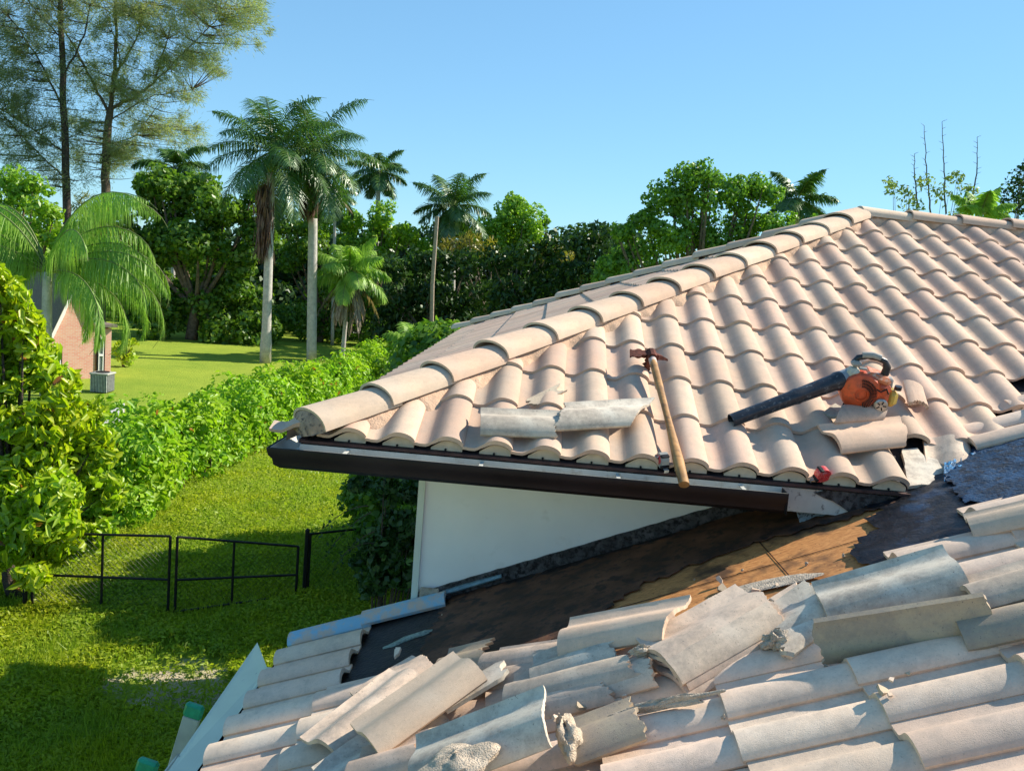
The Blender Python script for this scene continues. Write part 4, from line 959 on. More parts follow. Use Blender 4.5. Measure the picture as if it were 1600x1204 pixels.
lm_bright = leaf_material('bright_leaf', (.24, .40, .02), (.36, .46, .03), .42, .03, (1.2, 1.0, .5), dry=.012)
lm_mid = leaf_material('mid_leaf', (.06, .145, .022), (.15, .25, .032), .38, .03)
lm_fresh = leaf_material('fresh_leaf', (.14, .28, .03), (.24, .38, .04), .4, .03)
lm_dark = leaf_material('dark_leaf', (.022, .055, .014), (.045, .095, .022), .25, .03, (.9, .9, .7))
lm_hedge = leaf_material('hedge_leaf', (.18, .35, .03), (.28, .45, .04), .38, .02, (1.15, 1.0, .6), dry=.006)
lm_olive = leaf_material('needle_leaf', (.12, .17, .045), (.20, .23, .07), .4, .02, (1.1, .85, .8))
lm_palm = leaf_material('royal_frond', (.04, .11, .03), (.09, .18, .035), .3, .07, (1.1, 1.0, .8))
lm_queen = leaf_material('queen_frond', (.17, .31, .07), (.29, .43, .11), .4, .02)
lm_deadf = leaf_material('dead_frond', (.23, .17, .12), (.34, .27, .20), .2, .03, (1, .9, .9))
lm_weed = leaf_material('weed_leaf', (.17, .26, .022), (.31, .39, .04), .4, .01, (1.25, 1.05, .6))
lm_faint = leaf_material('pale_leaf', (.13, .20, .07), (.20, .24, .09), .4, .03)

# ================================================================== NEAR SHRUB, HEDGE, WEEDS
fs = [(-8, 430, 36), (5, 470, 50), (36, 508, 36), (15, 560, 74), (78, 600, 50, .4), (130, 648, 32, .6), (60, 655, 76), (128, 700, 52, .6), (20, 720, 90), (80, 780, 78, -.2), (150, 770, 42, .5), (155, 830, 34, .3), (20, 830, 70, -.5), (90, 860, 44, -.3), (-40, 600, 90), (-40, 780, 90), (-120, 520, 70), (-130, 650, 85), (-130, 790, 85), (-110, 890, 60), (55, 895, 28, -.7)]
tree('broadleaf_shrub', fs, 10.8, 30, lm_bright, 'tall glossy yellow green shrub filling the left edge of the yard', 'shrub', L=.165, Wd=.075, dens=230, leaf=2, sub=18, frac=.40, seed=3, rad=.09, droop=.55, limbs=30, bark=m_dark_bark)
# hedge along the left side of the yard
hl = [gnd(200, 828), gnd(235, 790), gnd(330, 742), gnd(420, 705), gnd(480, 670), gnd(560, 630), gnd(640, 598), gnd(720, 570)]
r = np.random.default_rng(8); C = []; R = []
hb = hl[0] * [1, 1, 0]
for i in range(len(hl) - 1):
    a = hl[i]; bq = hl[i + 1]; L_ = np.linalg.norm(bq - a); k = int(L_ / .30) + 1
    for j in range(k):
        p_ = a + (bq - a) * j / k; hgt = 1.68 + .22 * math.sin((i * 5 + j) * 1.3) + .1 * math.sin((i * 5 + j) * .47); hgt *= min(1, .62 + .13 * (j + 10 * i))
        for _ in range(9):
            C.append(p_ + np.array([r.uniform(-.70, .50) - .35, r.uniform(-.35, .35) + .3, r.uniform(.10, 1) * (hgt - .26)])); R.append(r.uniform(.26, .46))
hd_ = root('clipped_hedge', hb, 'long row of rounded glossy green bushes running from the shrub to behind the roof', 'hedge')
V, F = cloud(C, R, 95, .145, .10, r, .95, .5, (.7, 1.12), .0, .5, leaf=2)
link('foliage', fastmesh('foliage', V - hb, F), lm_hedge, hd_)
mb = MB()
for i in range(0, len(C), 9): mb.tube(bez([C[i][0], C[i][1], 0], C[i], (r.normal(0, .1), 0, 0), 5), [.018, .016, .013, .010, .006], 5)
mb.build('stems', m_dark_bark, hd_)
# weedy grass
def scatter(poly_px, count, r, near=6.5, far=24):
    W2 = [gnd(x, y)[:2] for x, y in poly_px]; W2 = np.array(W2); x0, y0 = W2.min(0); x1, y1 = W2.max(0); out = []
    while len(out) < count:
        k = 40000; Yv = 1 / (1 / y0 + (1 / y1 - 1 / y0) * r.uniform(0, 1, k)); Xv = r.uniform(x0, x1, k)
        ok = r.uniform(0, 1, k) < np.clip(y0 / Yv * 1.3, 0, 1); ins = np.zeros(k, bool); m_ = len(W2)
        for i in range(m_):
            a = W2[i]; bq = W2[(i + 1) % m_]; cr = (a[1] > Yv) != (bq[1] > Yv)
            xi = (bq[0] - a[0]) * (Yv - a[1]) / (bq[1] - a[1] + 1e-12) + a[0]; ins ^= cr & (Xv < xi)
        s_ = np.stack([Xv, Yv], 1)[ok & ins]; out.extend(s_.tolist())
    return np.array(out[:count])
r = np.random.default_rng(21)
yp = [(-520, 1330), (-420, 800), (120, 760), (300, 730), (480, 650), (760, 690), (800, 980), (700, 1100), (600, 1330)]
S_ = scatter(yp, 250000, r)
sd = np.hypot(S_[:, 0] - SUN_SAND_P[0], S_[:, 1] - SUN_SAND_P[1]); hx_ = np.sin(S_[:, 0] * 2.3 + 1) * np.sin(S_[:, 1] * 1.7) + np.sin(S_[:, 0] * 5.1) * np.sin(S_[:, 1] * 4.3 + 2) * .5
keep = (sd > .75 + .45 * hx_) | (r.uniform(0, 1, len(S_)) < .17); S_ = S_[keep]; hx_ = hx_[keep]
hgt = np.clip(.05 + .05 * hx_ + r.uniform(0, .07, len(S_)), .012, .3)
P_ = np.column_stack([S_, hgt]); Nn = unit(r.normal(0, .6, (len(P_), 3)) + [0, 0, .8])
V, F = leaf_quads(P_, Nn, .078, .030, r, .0)
# upright blades
S2 = scatter(yp, 110000, r); hh = r.uniform(.06, .16, len(S2)); sd = np.hypot(S2[:, 0] - SUN_SAND_P[0], S2[:, 1] - SUN_SAND_P[1]); k_ = (sd > .8) | (r.uniform(0, 1, len(S2)) < .06); S2 = S2[k_]; hh = hh[k_]
ln = r.normal(0, .35, (len(S2), 2)); wv = unit(r.normal(0, 1, (len(S2), 3)) * [1, 1, 0]) * .006
b0 = np.column_stack([S2, np.zeros(len(S2))]); tp = b0 + np.column_stack([ln * hh[:, None], hh])
V2 = np.stack([b0 - wv, b0 + wv, tp + wv * .3, tp - wv * .3], 1).reshape(-1, 3); F2 = np.arange(len(V2)).reshape(-1, 4) + len(V)
gs = link('grass', fastmesh('grass', np.concatenate([V, V2]), np.concatenate([F, F2])), lm_weed); tag(gs, 'rough weedy grass growing between the fence and the house', 'grass', kind='stuff')
# dark bush against the house corner, under the eave
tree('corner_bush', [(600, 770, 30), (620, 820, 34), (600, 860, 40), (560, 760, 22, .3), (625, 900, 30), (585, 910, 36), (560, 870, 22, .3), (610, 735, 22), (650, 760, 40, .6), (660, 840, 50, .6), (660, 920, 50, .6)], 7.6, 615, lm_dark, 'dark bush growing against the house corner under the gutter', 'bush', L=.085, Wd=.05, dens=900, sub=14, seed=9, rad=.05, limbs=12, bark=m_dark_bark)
r = np.random.default_rng(31)
# thin vine twigs reaching out left of it
vb = atY(590, 850, 7.6) * [1, 1, 0]; vt = root('vine', vb, 'thin twigs with small dark leaves reaching left from the corner bush', 'vine')
mb = MB(); P_ = []
for a, bq in (((580, 800), (505, 872)), ((585, 830), (520, 890)), ((575, 790), (500, 830)), ((590, 850), (530, 872))):
    pa = atY(*a, 7.5); pb = atY(*bq, 7.3); q = bez(pa, pb, (0, 0, .12), 9); mb.tube(q, np.linspace(.006, .002, 9), 5)
    for t_ in range(26): i = r.integers(1, 9); P_.append(q[i] + r.normal(0, .03, 3))
mb.build('twigs', m_dark_bark, vt); P_ = np.array(P_); V, F = leaf_quads(P_, unit(r.normal(0, 1, (len(P_), 3))), .05, .028, r)
link('leaves', fastmesh('leaves', V - vb, F), lm_dark, vt)

# ================================================================== FENCE WITH A DOUBLE GATE
def hz(gp_, x, y): return atY(x, y, gp_[1] / K)[2]
fy = {}
gpts = {x: gnd(x, y) for x, y in ((50, 952), (160, 955), (262, 962), (273, 962), (369, 958), (462, 935), (475, 930), (600, 905))}
hF = 1.05
def vpipe(mb, p, h, r_=.022, z0=0): mb.tube([[p[0], p[1], z0], [p[0], p[1], h]], r_, 8)
def hpipe(mb, a, bq, z1, z2=None, r_=.018): mb.tube([[a[0], a[1], z1], [bq[0], bq[1], z1 if z2 is None else z2]], r_, 8)
def wire(mb, a, bq, z0, z1, step=.075):
    a = np.array(a[:2]); bq = np.array(bq[:2]); L_ = np.linalg.norm(bq - a); dr = (bq - a) / L_; H_ = z1 - z0; s_ = -H_
    while s_ < L_:
        for sg in (1, -1):
            x0_, x1_ = s_, s_ + H_; zz0, zz1 = (z0, z1) if sg == 1 else (z1, z0)
            if x0_ < 0: zz0 = zz0 + (zz1 - zz0) * (-x0_ / H_); x0_ = 0
            if x1_ > L_: f_ = (L_ - max(s_, 0)) / max(1e-6, (x1_ - max(s_, 0))); zz1 = zz0 + (zz1 - zz0) * f_; x1_ = L_
            if x1_ - x0_ > .02: mb.tube([np.append(a + dr * x0_, zz0), np.append(a + dr * x1_, zz1)], .0016, 3, cap=False)
        s_ += step
def gate(name, x0, x1, xm, label, cat='gate', group='two leaves of the black chain link gate'):
    a, bq = gpts[x0], gpts[x1]; t_ = root(name, (a + bq) / 2 * [1, 1, 0], label, cat, group); mb = MB()
    ha = hz(a, x0, TOPS[x0]); hb_ = hz(bq, x1, TOPS[x1])
    vpipe(mb, a, ha, .020, .05); vpipe(mb, bq, hb_, .020, .05); hpipe(mb, a, bq, ha, hb_); hpipe(mb, a, bq, .46 * ha / 1.0, .46 * hb_); hpipe(mb, a, bq, .06)
    m_ = gpts[xm]; m_ = a + (bq - a) * ((m_ - a) @ (bq - a) / ((bq - a) @ (bq - a))); vpipe(mb, m_, (ha + hb_) / 2, .018, .05); mb.build('frame', m_iron_black, t_)
    mb = MB(); wire(mb, a, bq, .06, min(ha, hb_)); mb.build('wire_mesh', m_iron_black, t_); return t_
TOPS = {50: 832, 262: 837, 273: 838, 462: 853}
gate('gate_leaf', 50, 262, 160, 'left leaf of the black chain link gate, partly behind the shrub')
gate('gate_leaf', 273, 462, 369, 'right leaf of the black chain link gate')
def post(x, ytop, label):
    p = gpts[x]; h = hz(p, x, ytop); t_ = root('fence_post', p * [1, 1, 0], label, 'post', 'round black fence posts'); mb = MB(); vpipe(mb, p, h, .032); mb.build('pole', m_iron_black, t_)
    mb = MB(); q = np.array([p[0], p[1], h]); mb.tube([q - Z * .01, q + Z * .02, q + Z * .04], [.036, .034, .012], 10); mb.build('post_cap', m_iron_black, t_)
gpts[268] = (gpts[262] + gpts[273]) / 2
gpts[38] = gpts[50] + (gpts[50] - gpts[160]) * .1
post(475, 829, 'tallest black post, at the right end of the gate'); post(38, 832, 'black post at the left end of the gate under the shrub')
a = gpts[475]; bq = gpts[600]; fr_ = root('chain_link_fence', (a + bq) / 2 * [1, 1, 0], 'short run of black chain link fence between the gate and the house', 'fence')
mb = MB(); ha = hz(a, 475, 834); hb_ = hz(bq, 600, 821); hpipe(mb, a, bq, ha, hb_); hpipe(mb, a, bq, .06); vpipe(mb, a + (bq - a) * .04, ha, .018); mb.build('rail', m_iron_black, fr_)
mb = MB(); wire(mb, a, bq, .06, min(ha, hb_)); mb.build('wire_mesh', m_iron_black, fr_)

# ================================================================== BRICK HOUSE, AIR CONDITIONER, CONCRETE SLAB
def brick_material():
    g = G('pink_brick'); v = g.co('Object'); b_ = g.n('ShaderNodeTexBrick'); mp = g.n('ShaderNodeMapping'); g.l(v, mp.inputs[0]); mp.inputs['Rotation'].default_value = (RD(90), 0, 0); g.l(mp.outputs[0], b_.inputs[0])
    b_.inputs['Color1'].default_value = (.66, .25, .19, 1); b_.inputs['Color2'].default_value = (.70, .38, .28, 1); b_.inputs['Mortar'].default_value = (.62, .50, .42, 1); b_.inputs['Scale'].default_value = 4.5; b_.inputs['Mortar Size'].default_value = .025
    return g.pbr(g.mix(g.ramp(g.noise(v, 3, 4), .4, .7, (0, 0, 0), (.4,) * 3), b_.outputs[0], (.66, .42, .34)), .9)
hp0 = gnd(118, 592); gn = np.array([.74, -.67, 0]); gn /= np.linalg.norm(gn); gt = np.cross(Z, gn); gt = gt if gt[0] > 0 else -gt
bh = root('brick_house', hp0, 'small pink brick house with a steep gable behind the palm', 'house')
def hq(x, y, off=0.0): return onp(x, y, hp0 + gn * off, gn)
gl_ = [hq(73, 600), hq(150, 595), hq(150, 505), hq(140, 470), hq(122, 436), hq(104, 478), hq(90, 510), hq(73, 540)]
gl_[0] = gl_[-1] * [1, 1, 0]; gl_[1] = gl_[2] * [1, 1, 0]
mb = MB(); mb.prism(gl_, -gn * 4.5)
r0_ = gl_[2] * [1, 1, 0]; r1_ = r0_ + gt * .9 ; rh = hq(172, 513)[2]
r1_ = hq(174, 580) * [1, 1, 0]
mb.prism([r0_ - gn * .06, r1_ - gn * .06, r1_ - gn * .06 + Z * rh, r0_ - gn * .06 + Z * rh], -gn * 3.5); mb.build('wall', brick_material(), bh)
mb = MB()
for a, c_ in (((122, 431), (103, 476)), ((103, 476), (71, 543)), ((122, 431), (151, 500))):
    p = hq(*a, .14); q = hq(*c_, .14); mb.prism([p, q, q - Z * .24, p - Z * .28], -gn * .1)
mb.build('bargeboard', m_white, bh)
mb = MB(); p = hq(122, 430, .2); q = hq(70, 543, .2); s_ = hq(152, 501, .2); dv = -gn * 4.9; m_ = hq(103, 474, .2)
mb.add([p, m_, m_ + dv, p + dv, q, q + dv, s_, s_ + dv], [(0, 1, 2, 3), (1, 4, 5, 2), (0, 3, 7, 6)])
e0_ = r0_ + Z * (rh + .05); e1_ = r1_ + gt * .15 + Z * (rh + .05); mb.prism([e0_ + gn * .1, e1_ + gn * .1, e1_ - gn * 3.4 + Z * .0, e0_ - gn * 3.4], Z * .09)
mb.build('roof', simple('brown_shingle', (.17, .14, .12), .9, scale=20), bh)
def window(x0, y0, x1, y1):
    a = hq(x0, y1, .03); c_ = hq(x1, y0, .03); W2 = abs((c_ - a) @ gt); H2 = c_[2] - a[2]; mid = (a + c_) / 2; ax3 = np.array([gt, gn, Z]); mb = MB()
    for sx_ in (-1, 1): mb.box(mid + gt * sx_ * W2 * .44, (W2 * .14, .06, H2), ax3)
    for sz in (-1, 0, 1): mb.box(mid + Z * sz * H2 * .47, (W2 * .74, .06, .07), ax3)
    f_ = mb.build('window', m_white, bh); mb = MB(); mb.box(mid - gn * .02, (W2 * .74, .03, H2 * .96), ax3); mb.build('pane', simple('window_glass', (.20, .22, .24), .2, spec=.6), f_)
    for sx_ in (-1, 1): mb = MB(); mb.box(mid + gt * sx_ * W2 * .66, (W2 * .26, .05, H2 * 1.03), ax3); mb.build('shutter', m_iron_black, bh)
window(87, 541, 95, 583); window(153, 526, 162, 583)
ac = gnd(160, 612); ac[2] = 0
A_ = root('air_conditioner', ac, 'grey louvred air conditioner unit on the lawn beside the brick house', 'air conditioner')
sc_ = ac[1] / PX_F; hh = 30 * sc_; ww = 30 * sc_
mb = MB(); mb.box(ac + Z * hh * .5, (ww * .9, ww * .9, hh * .94), None, bev=.03); bd_ = mb.build('cabinet', simple('dark_grille', (.14, .15, .15), .6), A_)
mb = MB(); k_ = 11
for i in range(k_): mb.box(ac + np.array([(-.5 + (i + .5) / k_) * ww * .9, -ww * .46, hh * .5]), (ww * .035, .03, hh * .9))
mb.build('louvre_slats', simple('grey_slat', (.42, .44, .42), .5), A_)
mb = MB(); mb.box(ac + Z * hh, (ww, ww, .06), None, bev=.02); mb.build('top_cover', simple('lid_grey', (.42, .42, .38), .6), A_)
mb = MB(); mb.tube([ac + Z * (hh + .03), ac + Z * (hh + .05)], [ww * .34, ww * .34], 20); mb.build('fan_guard', m_iron_black, A_)
sa = gnd(150, 690); sb = gnd(196, 690); mb = MB(); pp = [gnd(150, 700), gnd(188, 690), gnd(194, 662), gnd(172, 666)]; pp = [q * [1, 1, 0] + Z * .0 for q in pp]
mb.prism([q + Z * .02 for q in pp], Z * .55); lonely(mb, 'concrete_block_wall', simple('concrete', (.46, .45, .43), .9, scale=6), pp[0], 'low pale concrete wall between the shrub and the hedge', 'low wall')

# ================================================================== PALMS
def frond(P, root_p, az, el0, L_, droop, leaf_L, leaf_W, r, npair=42, hang=.35, planes=2, start=.12, wid=.035, Vr=None, Fr=None):
    h = np.array([math.cos(az), math.sin(az), 0]); k = 14; pts = [np.array(root_p, float)]; el = el0
    for i in range(k):
        pts.append(pts[-1] + (h * math.cos(el) + Z * math.sin(el)) * L_ / k); el -= droop * (.35 + 1.3 * i / k) / k
    pts = np.array(pts); side = np.array([-h[1], h[0], 0]); t = np.linspace(start, 1, npair) ** .92; idx = t * k; i0 = np.minimum(idx.astype(int), k - 1); f = (idx - i0)[:, None]
    c = pts[i0] * (1 - f) + pts[i0 + 1] * f; tg = unit(pts[i0 + 1] - pts[i0]); nrm = np.cross(np.broadcast_to(side, tg.shape), tg); nrm *= np.sign(nrm[:, 2:3] + 1e-6)
    prof_ = np.sin(np.clip(t * .95 + .12, 0, 1) * math.pi) ** .6; out = []
    for sg in (-1, 1):
        for pl_ in range(planes):
            ll = (leaf_L * prof_ * r.uniform(.8, 1.15, npair))[:, None]; lift = (.35 if pl_ == 0 else -.3) + r.normal(0, .15, (npair, 1))
            dr = unit(side * sg + tg * .55 + nrm * lift - Z * hang + r.normal(0, .07 if hang < 1 else .28, (npair, 3))); dr2 = unit(dr - Z * (hang * 1.4 + .2))
            w_ = unit(np.cross(dr, nrm)) * leaf_W; m_ = c + dr * ll * .5; e_ = m_ + dr2 * ll * .55
            P.append(np.stack([c - w_ * .5, c + w_ * .5, m_ + w_ * .6, m_ - w_ * .6], 1).reshape(-1, 3)); P.append(np.stack([m_ - w_ * .6, m_ + w_ * .6, e_ + w_ * .08, e_ - w_ * .08], 1).reshape(-1, 3))
    return pts
def palm(name, cpx, Y, base_px, label, n_f=18, L_=3.2, leaf_L=.75, leaf_W=.03, trunk_r=(.17, .13), el=(-.5, 1.35), droop=1.5, mat=None, hang=.35, seed=1, group=None, shaft=0.0, dead=0, trunk_mat=None, npair=42, planes=2, crown_tilt=0, dead_len=None, azs=None, base_y=None, bulge=0.0, cat='palm tree'):
    L_ *= K; leaf_L *= K; leaf_W *= K; shaft *= K; trunk_r = (trunk_r[0] * K, trunk_r[1] * K); dead_len = dead_len * K if dead_len else None
    r = np.random.default_rng(seed); top = atY(cpx[0], cpx[1], Y); base = np.array([atY(base_px, 560, Y)[0], Y * K, 0.0]); t_ = root(name, base, label, cat, group)
    k = 12; tt = np.linspace(0, 1, k); body = base + (top - base) * tt[:, None]; 
    rad = trunk_r[0] + (trunk_r[1] - trunk_r[0]) * tt + bulge * np.exp(-((tt - .05) / .06) ** 2); mb = MB(); mb.tube(body, rad, 12); mb.build('trunk', trunk_mat or m_palm_trunk, t_, smooth=True)
    if shaft: mb = MB(); ax2 = unit(top - base); mb.tube([top - ax2 * shaft * .1, top + ax2 * shaft * .3, top + ax2 * shaft], [trunk_r[1] * 1.05, trunk_r[1] * .95, trunk_r[1] * .35], 12); mb.build('crownshaft', m_shaft, t_, smooth=True)
    P = []; mb = MB(); rt_ = top + unit(top - base) * (shaft * .8)
    for i in range(n_f):
        az = i * 2.39996 + r.normal(0, .15) if azs is None else azs[i % len(azs)] + r.normal(0, .15); q = (i + .5) / n_f; e0 = el[1] + (el[0] - el[1]) * q ** .9
        pts = frond(P, rt_, az, e0, L_ * r.uniform(.85, 1.08), droop * r.uniform(.8, 1.15), leaf_L, leaf_W, r, npair, hang, planes); mb.tube(pts, np.linspace(.03, .006, len(pts)), 5, cap=False)
    V = np.concatenate(P); link('fronds', fastmesh('fronds', V - base, np.arange(len(V)).reshape(-1, 4)), mat or lm_palm, t_); mb.build('frond_stalks', m_stalk, t_)
    if dead:
        P = []; mb = MB()
        for i in range(dead):
            az = r.uniform(0, 6.28); pts = frond(P, top - Z * .1, az, -.9 + r.normal(0, .15), (dead_len or L_ * .8) * r.uniform(.6, 1.05), .75, leaf_L * .55, leaf_W, r, 26, .9, 1); mb.tube(pts, np.linspace(.03, .01, len(pts)), 5, cap=False)
        V = np.concatenate(P); link('dead_fronds', fastmesh('dead_fronds', V - base, np.arange(len(V)).reshape(-1, 4)), lm_deadf, t_); mb.build('dead_stalks', m_bark, t_)
    return t_
m_palm_trunk = simple('palm_trunk', (.50, .46, .42), .85, var=.18, scale=5, bump=.5, bd=.02, dirt=(.30, .28, .26), dlim=(.5, .75))
m_shaft = simple('crownshaft', (.12, .20, .05), .5); m_stalk = simple('frond_stalk', (.16, .20, .06), .6)
GR = 'two tall royal palms on the lawn'
palm('royal_palm', (424, 266), 36.5, 415, 'left royal palm, a brown beard of dead fronds on its upper trunk', 20, 3.5, .9, .034, (.20, .16), (-.75, 1.45), 1.5, seed=4, group=GR, shaft=.9, dead=0, bulge=.08)
palm('royal_palm', (489, 330), 38.2, 487, 'right royal palm with a bare pale grey trunk', 20, 3.5, .9, .034, (.22, .19), (-.9, 1.4), 1.5, seed=7, group=GR, shaft=2.9, dead=0)
# beards of dead fronds on both royal palms
def beard(tr, px, y0, y1, Y, wpx, nst, seed, mat):
    r = np.random.default_rng(seed); b_ = origin_of(tr); P_ = []; T_ = []
    for i in range(nst):
        y_ = y0 + (y1 - y0) * r.uniform(0, .75); c = atY(px + r.normal(0, wpx * .45), y_, Y + r.uniform(-.35, .35)); P_.append(c - Z * .3); T_.append([r.normal(0, .12), r.normal(0, .12), -1])
    P_ = np.array(P_); T_ = unit(np.array(T_)); V, F = leaf_quads(P_, unit(r.normal(0, 1, P_.shape) * [1, 1, .1]), 1.0, .10, r, 0, .1, T_); link('dead_fronds', fastmesh('dead_fronds', V - b_, F), mat, tr)
royals = [o for o in bpy.data.objects if o.name.startswith('royal_palm') and o.type == 'EMPTY']
lm_beard = leaf_material('brown_beard', (.10, .055, .04), (.22, .15, .12), .1, .02, (1, .9, .9))
beard(royals[0], 413, 285, 420, 36.4, 13, 420, 1, lm_beard); beard(royals[1], 484, 285, 335, 38.1, 14, 240, 2, lm_beard)
GP2 = 'smaller palms among the background trees'
palm('palm_tree', (592, 280), 52, 580, 'dark feathery palm just right of the royal palms, against the sky', 15, 2.2, .65, .045, (.14, .12), (-.8, 1.3), 1.4, seed=11, group=GP2, shaft=.5)
palm('palm_tree', (524, 303), 46, 518, 'small palm with yellowed skirt seen between the royal palms and the feathery palm', 12, 1.7, .5, .05, (.09, .07), (-1.0, 1.2), 1.4, seed=12, group=GP2, dead=8, dead_len=1.4)
palm('palm_tree', (708, 322), 48, 706, 'wide crowned palm standing alone against the sky left of the roof', 18, 2.7, .8, .045, (.15, .12), (-.8, 1.35), 1.3, seed=13, group=GP2)
palm('palm_tree', (272, 262), 50, 268, 'dark drooping palm left of the royal palms under the feathery tree', 13, 2.6, .8, .06, (.12, .10), (-.9, 1.2), 1.5, seed=14, group=GP2)
palm('palm_tree', (1246, 312), 36, 1250, 'palm tip showing over the hip behind the large tree', 12, 2.0, .6, .05, (.12, .10), (-.7, 1.4), 1.2, seed=15, group=GP2)
palm('palm_tree', (546, 425), 39, 535, 'short green palm with long brown hanging fronds beside the hedge', 16, 2.3, .7, .045, (.10, .08), (-.4, 1.4), 1.5, mat=lm_queen, seed=16, group=GP2, dead=16, dead_len=2.9, hang=.6)
palm('palm_tree', (646, 540), 33, 646, 'low arching palm at the far end of the hedge', 11, 1.5, .5, .04, (.06, .05), (.1, 1.4), 1.8, mat=lm_queen, seed=18, group=GP2)
palm('palm_tree', (630, 440), 44, 628, 'palm half buried in the dark tree wall above the hedge', 12, 2.4, .8, .05, (.1, .08), (-.6, 1.3), 1.4, seed=19, group=GP2)
palm('fan_palm', (1532, 335), 19, 1532, 'spiky bright green palm tip just above the ridge at the right', 9, .75, .26, .03, (.05, .05), (.2, 1.4), .9, mat=lm_queen, seed=20)
# weeping queen palm in front of the brick house
palm('queen_palm', (74, 425), 25, 72, 'weeping green palm whose fronds hang over the brick house', 30, 4.4, .95, .015, (.16, .12), (.0, 1.42), 2.9, mat=lm_queen, hang=3.0, seed=23, npair=170, planes=1, azs=[0, .4, -.3, 3.1, 2.7, 3.5, .15, 2.9, .8, -.55, 1.57, 3.3, -.1, 2.4, .25, 3.6])

# ================================================================== BACKGROUND TREES
GT = 'background trees behind the lawn'
tree('dense_tree', [(228, 320, 30), (270, 290, 38), (315, 292, 38), (345, 325, 44), (385, 330, 34), (405, 365, 36), (430, 330, 26), (395, 300, 22), (235, 290, 26), (300, 340, 50), (200, 360, 30), (250, 370, 50), (310, 380, 55), (375, 400, 42), (230, 430, 50), (300, 450, 60), (370, 465, 50), (250, 500, 50), (330, 520, 50), (400, 520, 42)], 43, 300, lm_mid, 'broad dense green tree between the brick house and the left royal palm', group=GT, L=.26, Wd=.17, dens=60, seed=41, rad=.3)
tree('dense_tree', [(455, 400, 40), (500, 385, 38), (440, 350, 30), (475, 350, 30), (640, 420, 34), (520, 450, 42), (460, 490, 50), (520, 510, 42), (570, 470, 40), (590, 520, 40)], 47, 500, lm_mid, 'tangled yellow green tree behind the royal palm trunks', group=GT, L=.26, Wd=.15, dens=50, seed=42, rad=.2)
tree('bushy_tree', [(545, 345, 30), (595, 340, 34), (635, 365, 26), (510, 350, 24), (660, 395, 26), (615, 375, 26), (580, 390, 32), (540, 380, 24)], 49, 585, lm_fresh, 'bright green round tree right of the royal palm crowns', group=GT, L=.24, Wd=.15, dens=60, seed=43)
dl = []
for x, y in ((610, 420), (650, 412), (690, 418), (735, 412), (780, 408), (820, 402), (862, 392), (905, 384), (945, 372)):
    dl += [(x, y, 32), (x + 12, y + 48, 38), (x, y + 95, 40)]
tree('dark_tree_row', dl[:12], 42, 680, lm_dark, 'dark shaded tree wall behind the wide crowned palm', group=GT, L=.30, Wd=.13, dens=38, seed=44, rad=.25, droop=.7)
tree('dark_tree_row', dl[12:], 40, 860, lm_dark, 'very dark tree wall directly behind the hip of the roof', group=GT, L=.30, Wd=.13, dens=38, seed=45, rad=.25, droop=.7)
tree('light_green_tree', [(800, 322, 30), (822, 338, 34), (780, 350, 34), (765, 380, 30), (730, 385, 26), (835, 365, 28), (850, 345, 12), (800, 385, 32)], 55, 805, lm_fresh, 'sunny light green tree above the dark tree wall', group=GT, L=.24, Wd=.15, dens=65, seed=46)
tree('yellowing_tree', [(700, 385, 22), (735, 380, 24), (765, 390, 22), (850, 395, 20), (880, 398, 18)], 46, 760, leaf_material('yellowing_leaf', (.16, .17, .03), (.26, .21, .05), .35, .04), 'yellowing fronded tree below the light green tree', group=GT, L=.4, Wd=.08, dens=26, seed=47, droop=.9)
tree('large_tree', [(1065, 285, 36), (1105, 275, 30), (1035, 310, 34), (1095, 320, 48), (1145, 300, 34), (1180, 290, 28), (1200, 310, 26), (1165, 345, 42), (1215, 350, 34), (1005, 345, 28), (975, 362, 24), (1040, 370, 44), (1100, 385, 50), (1160, 400, 40), (1000, 405, 44), (960, 420, 40), (1245, 372, 24), (1275, 345, 14)], 33, 1090, leaf_material('tree_leaf', (.085, .19, .028), (.17, .30, .04), .38, .03), 'large rounded green tree rising behind the hip of the roof', group=GT, L=.17, Wd=.11, dens=120, sub=16, frac=.38, seed=48, rad=.28, limbs=30)
tree('sparse_tree', [(1390, 292, 18), (1415, 305, 20), (1440, 285, 20), (1465, 300, 26), (1490, 278, 16), (1510, 300, 18), (1545, 318, 14), (1420, 325, 24), (1500, 330, 26)], 27, 1450, lm_faint, 'thin wispy tree above the ridge with three bare shoots', group=GT, L=.14, Wd=.07, dens=22, sub=14, frac=.4, seed=49, rad=.06, limbs=20)
r = np.random.default_rng(4); sp_ = [o for o in bpy.data.objects if o.name == 'sparse_tree'][0]; bs = origin_of(sp_)
for a, bq in (((1455, 335), (1444, 196)), ((1478, 335), (1472, 190)), ((1516, 320), (1527, 215)), ((1433, 320), (1428, 240))):
    mb = MB(); pa, pb = atY(*a, 27), atY(*bq, 27); q = bez(pa, pb, (r.normal(0, .1), 0, 0), 14) + r.normal(0, .012, (14, 3)); mb.tube(q, np.linspace(.03, .008, 14), 5)
    for i in range(2, 14): mb.tube([q[i], q[i] + np.array([r.choice([-1, 1]) * .12, r.normal(0, .05), .06])], [.008, .003], 4)
    mb.build('bare_shoot', m_bark, sp_)
tree('dark_tree', [(1595, 285, 26), (1575, 305, 20), (1605, 320, 34), (1570, 328, 16), (1600, 262, 12)], 24, 1600, lm_dark, 'dark tree at the right edge above the ridge', group=GT, L=.12, Wd=.07, dens=90, seed=50, rad=.08)
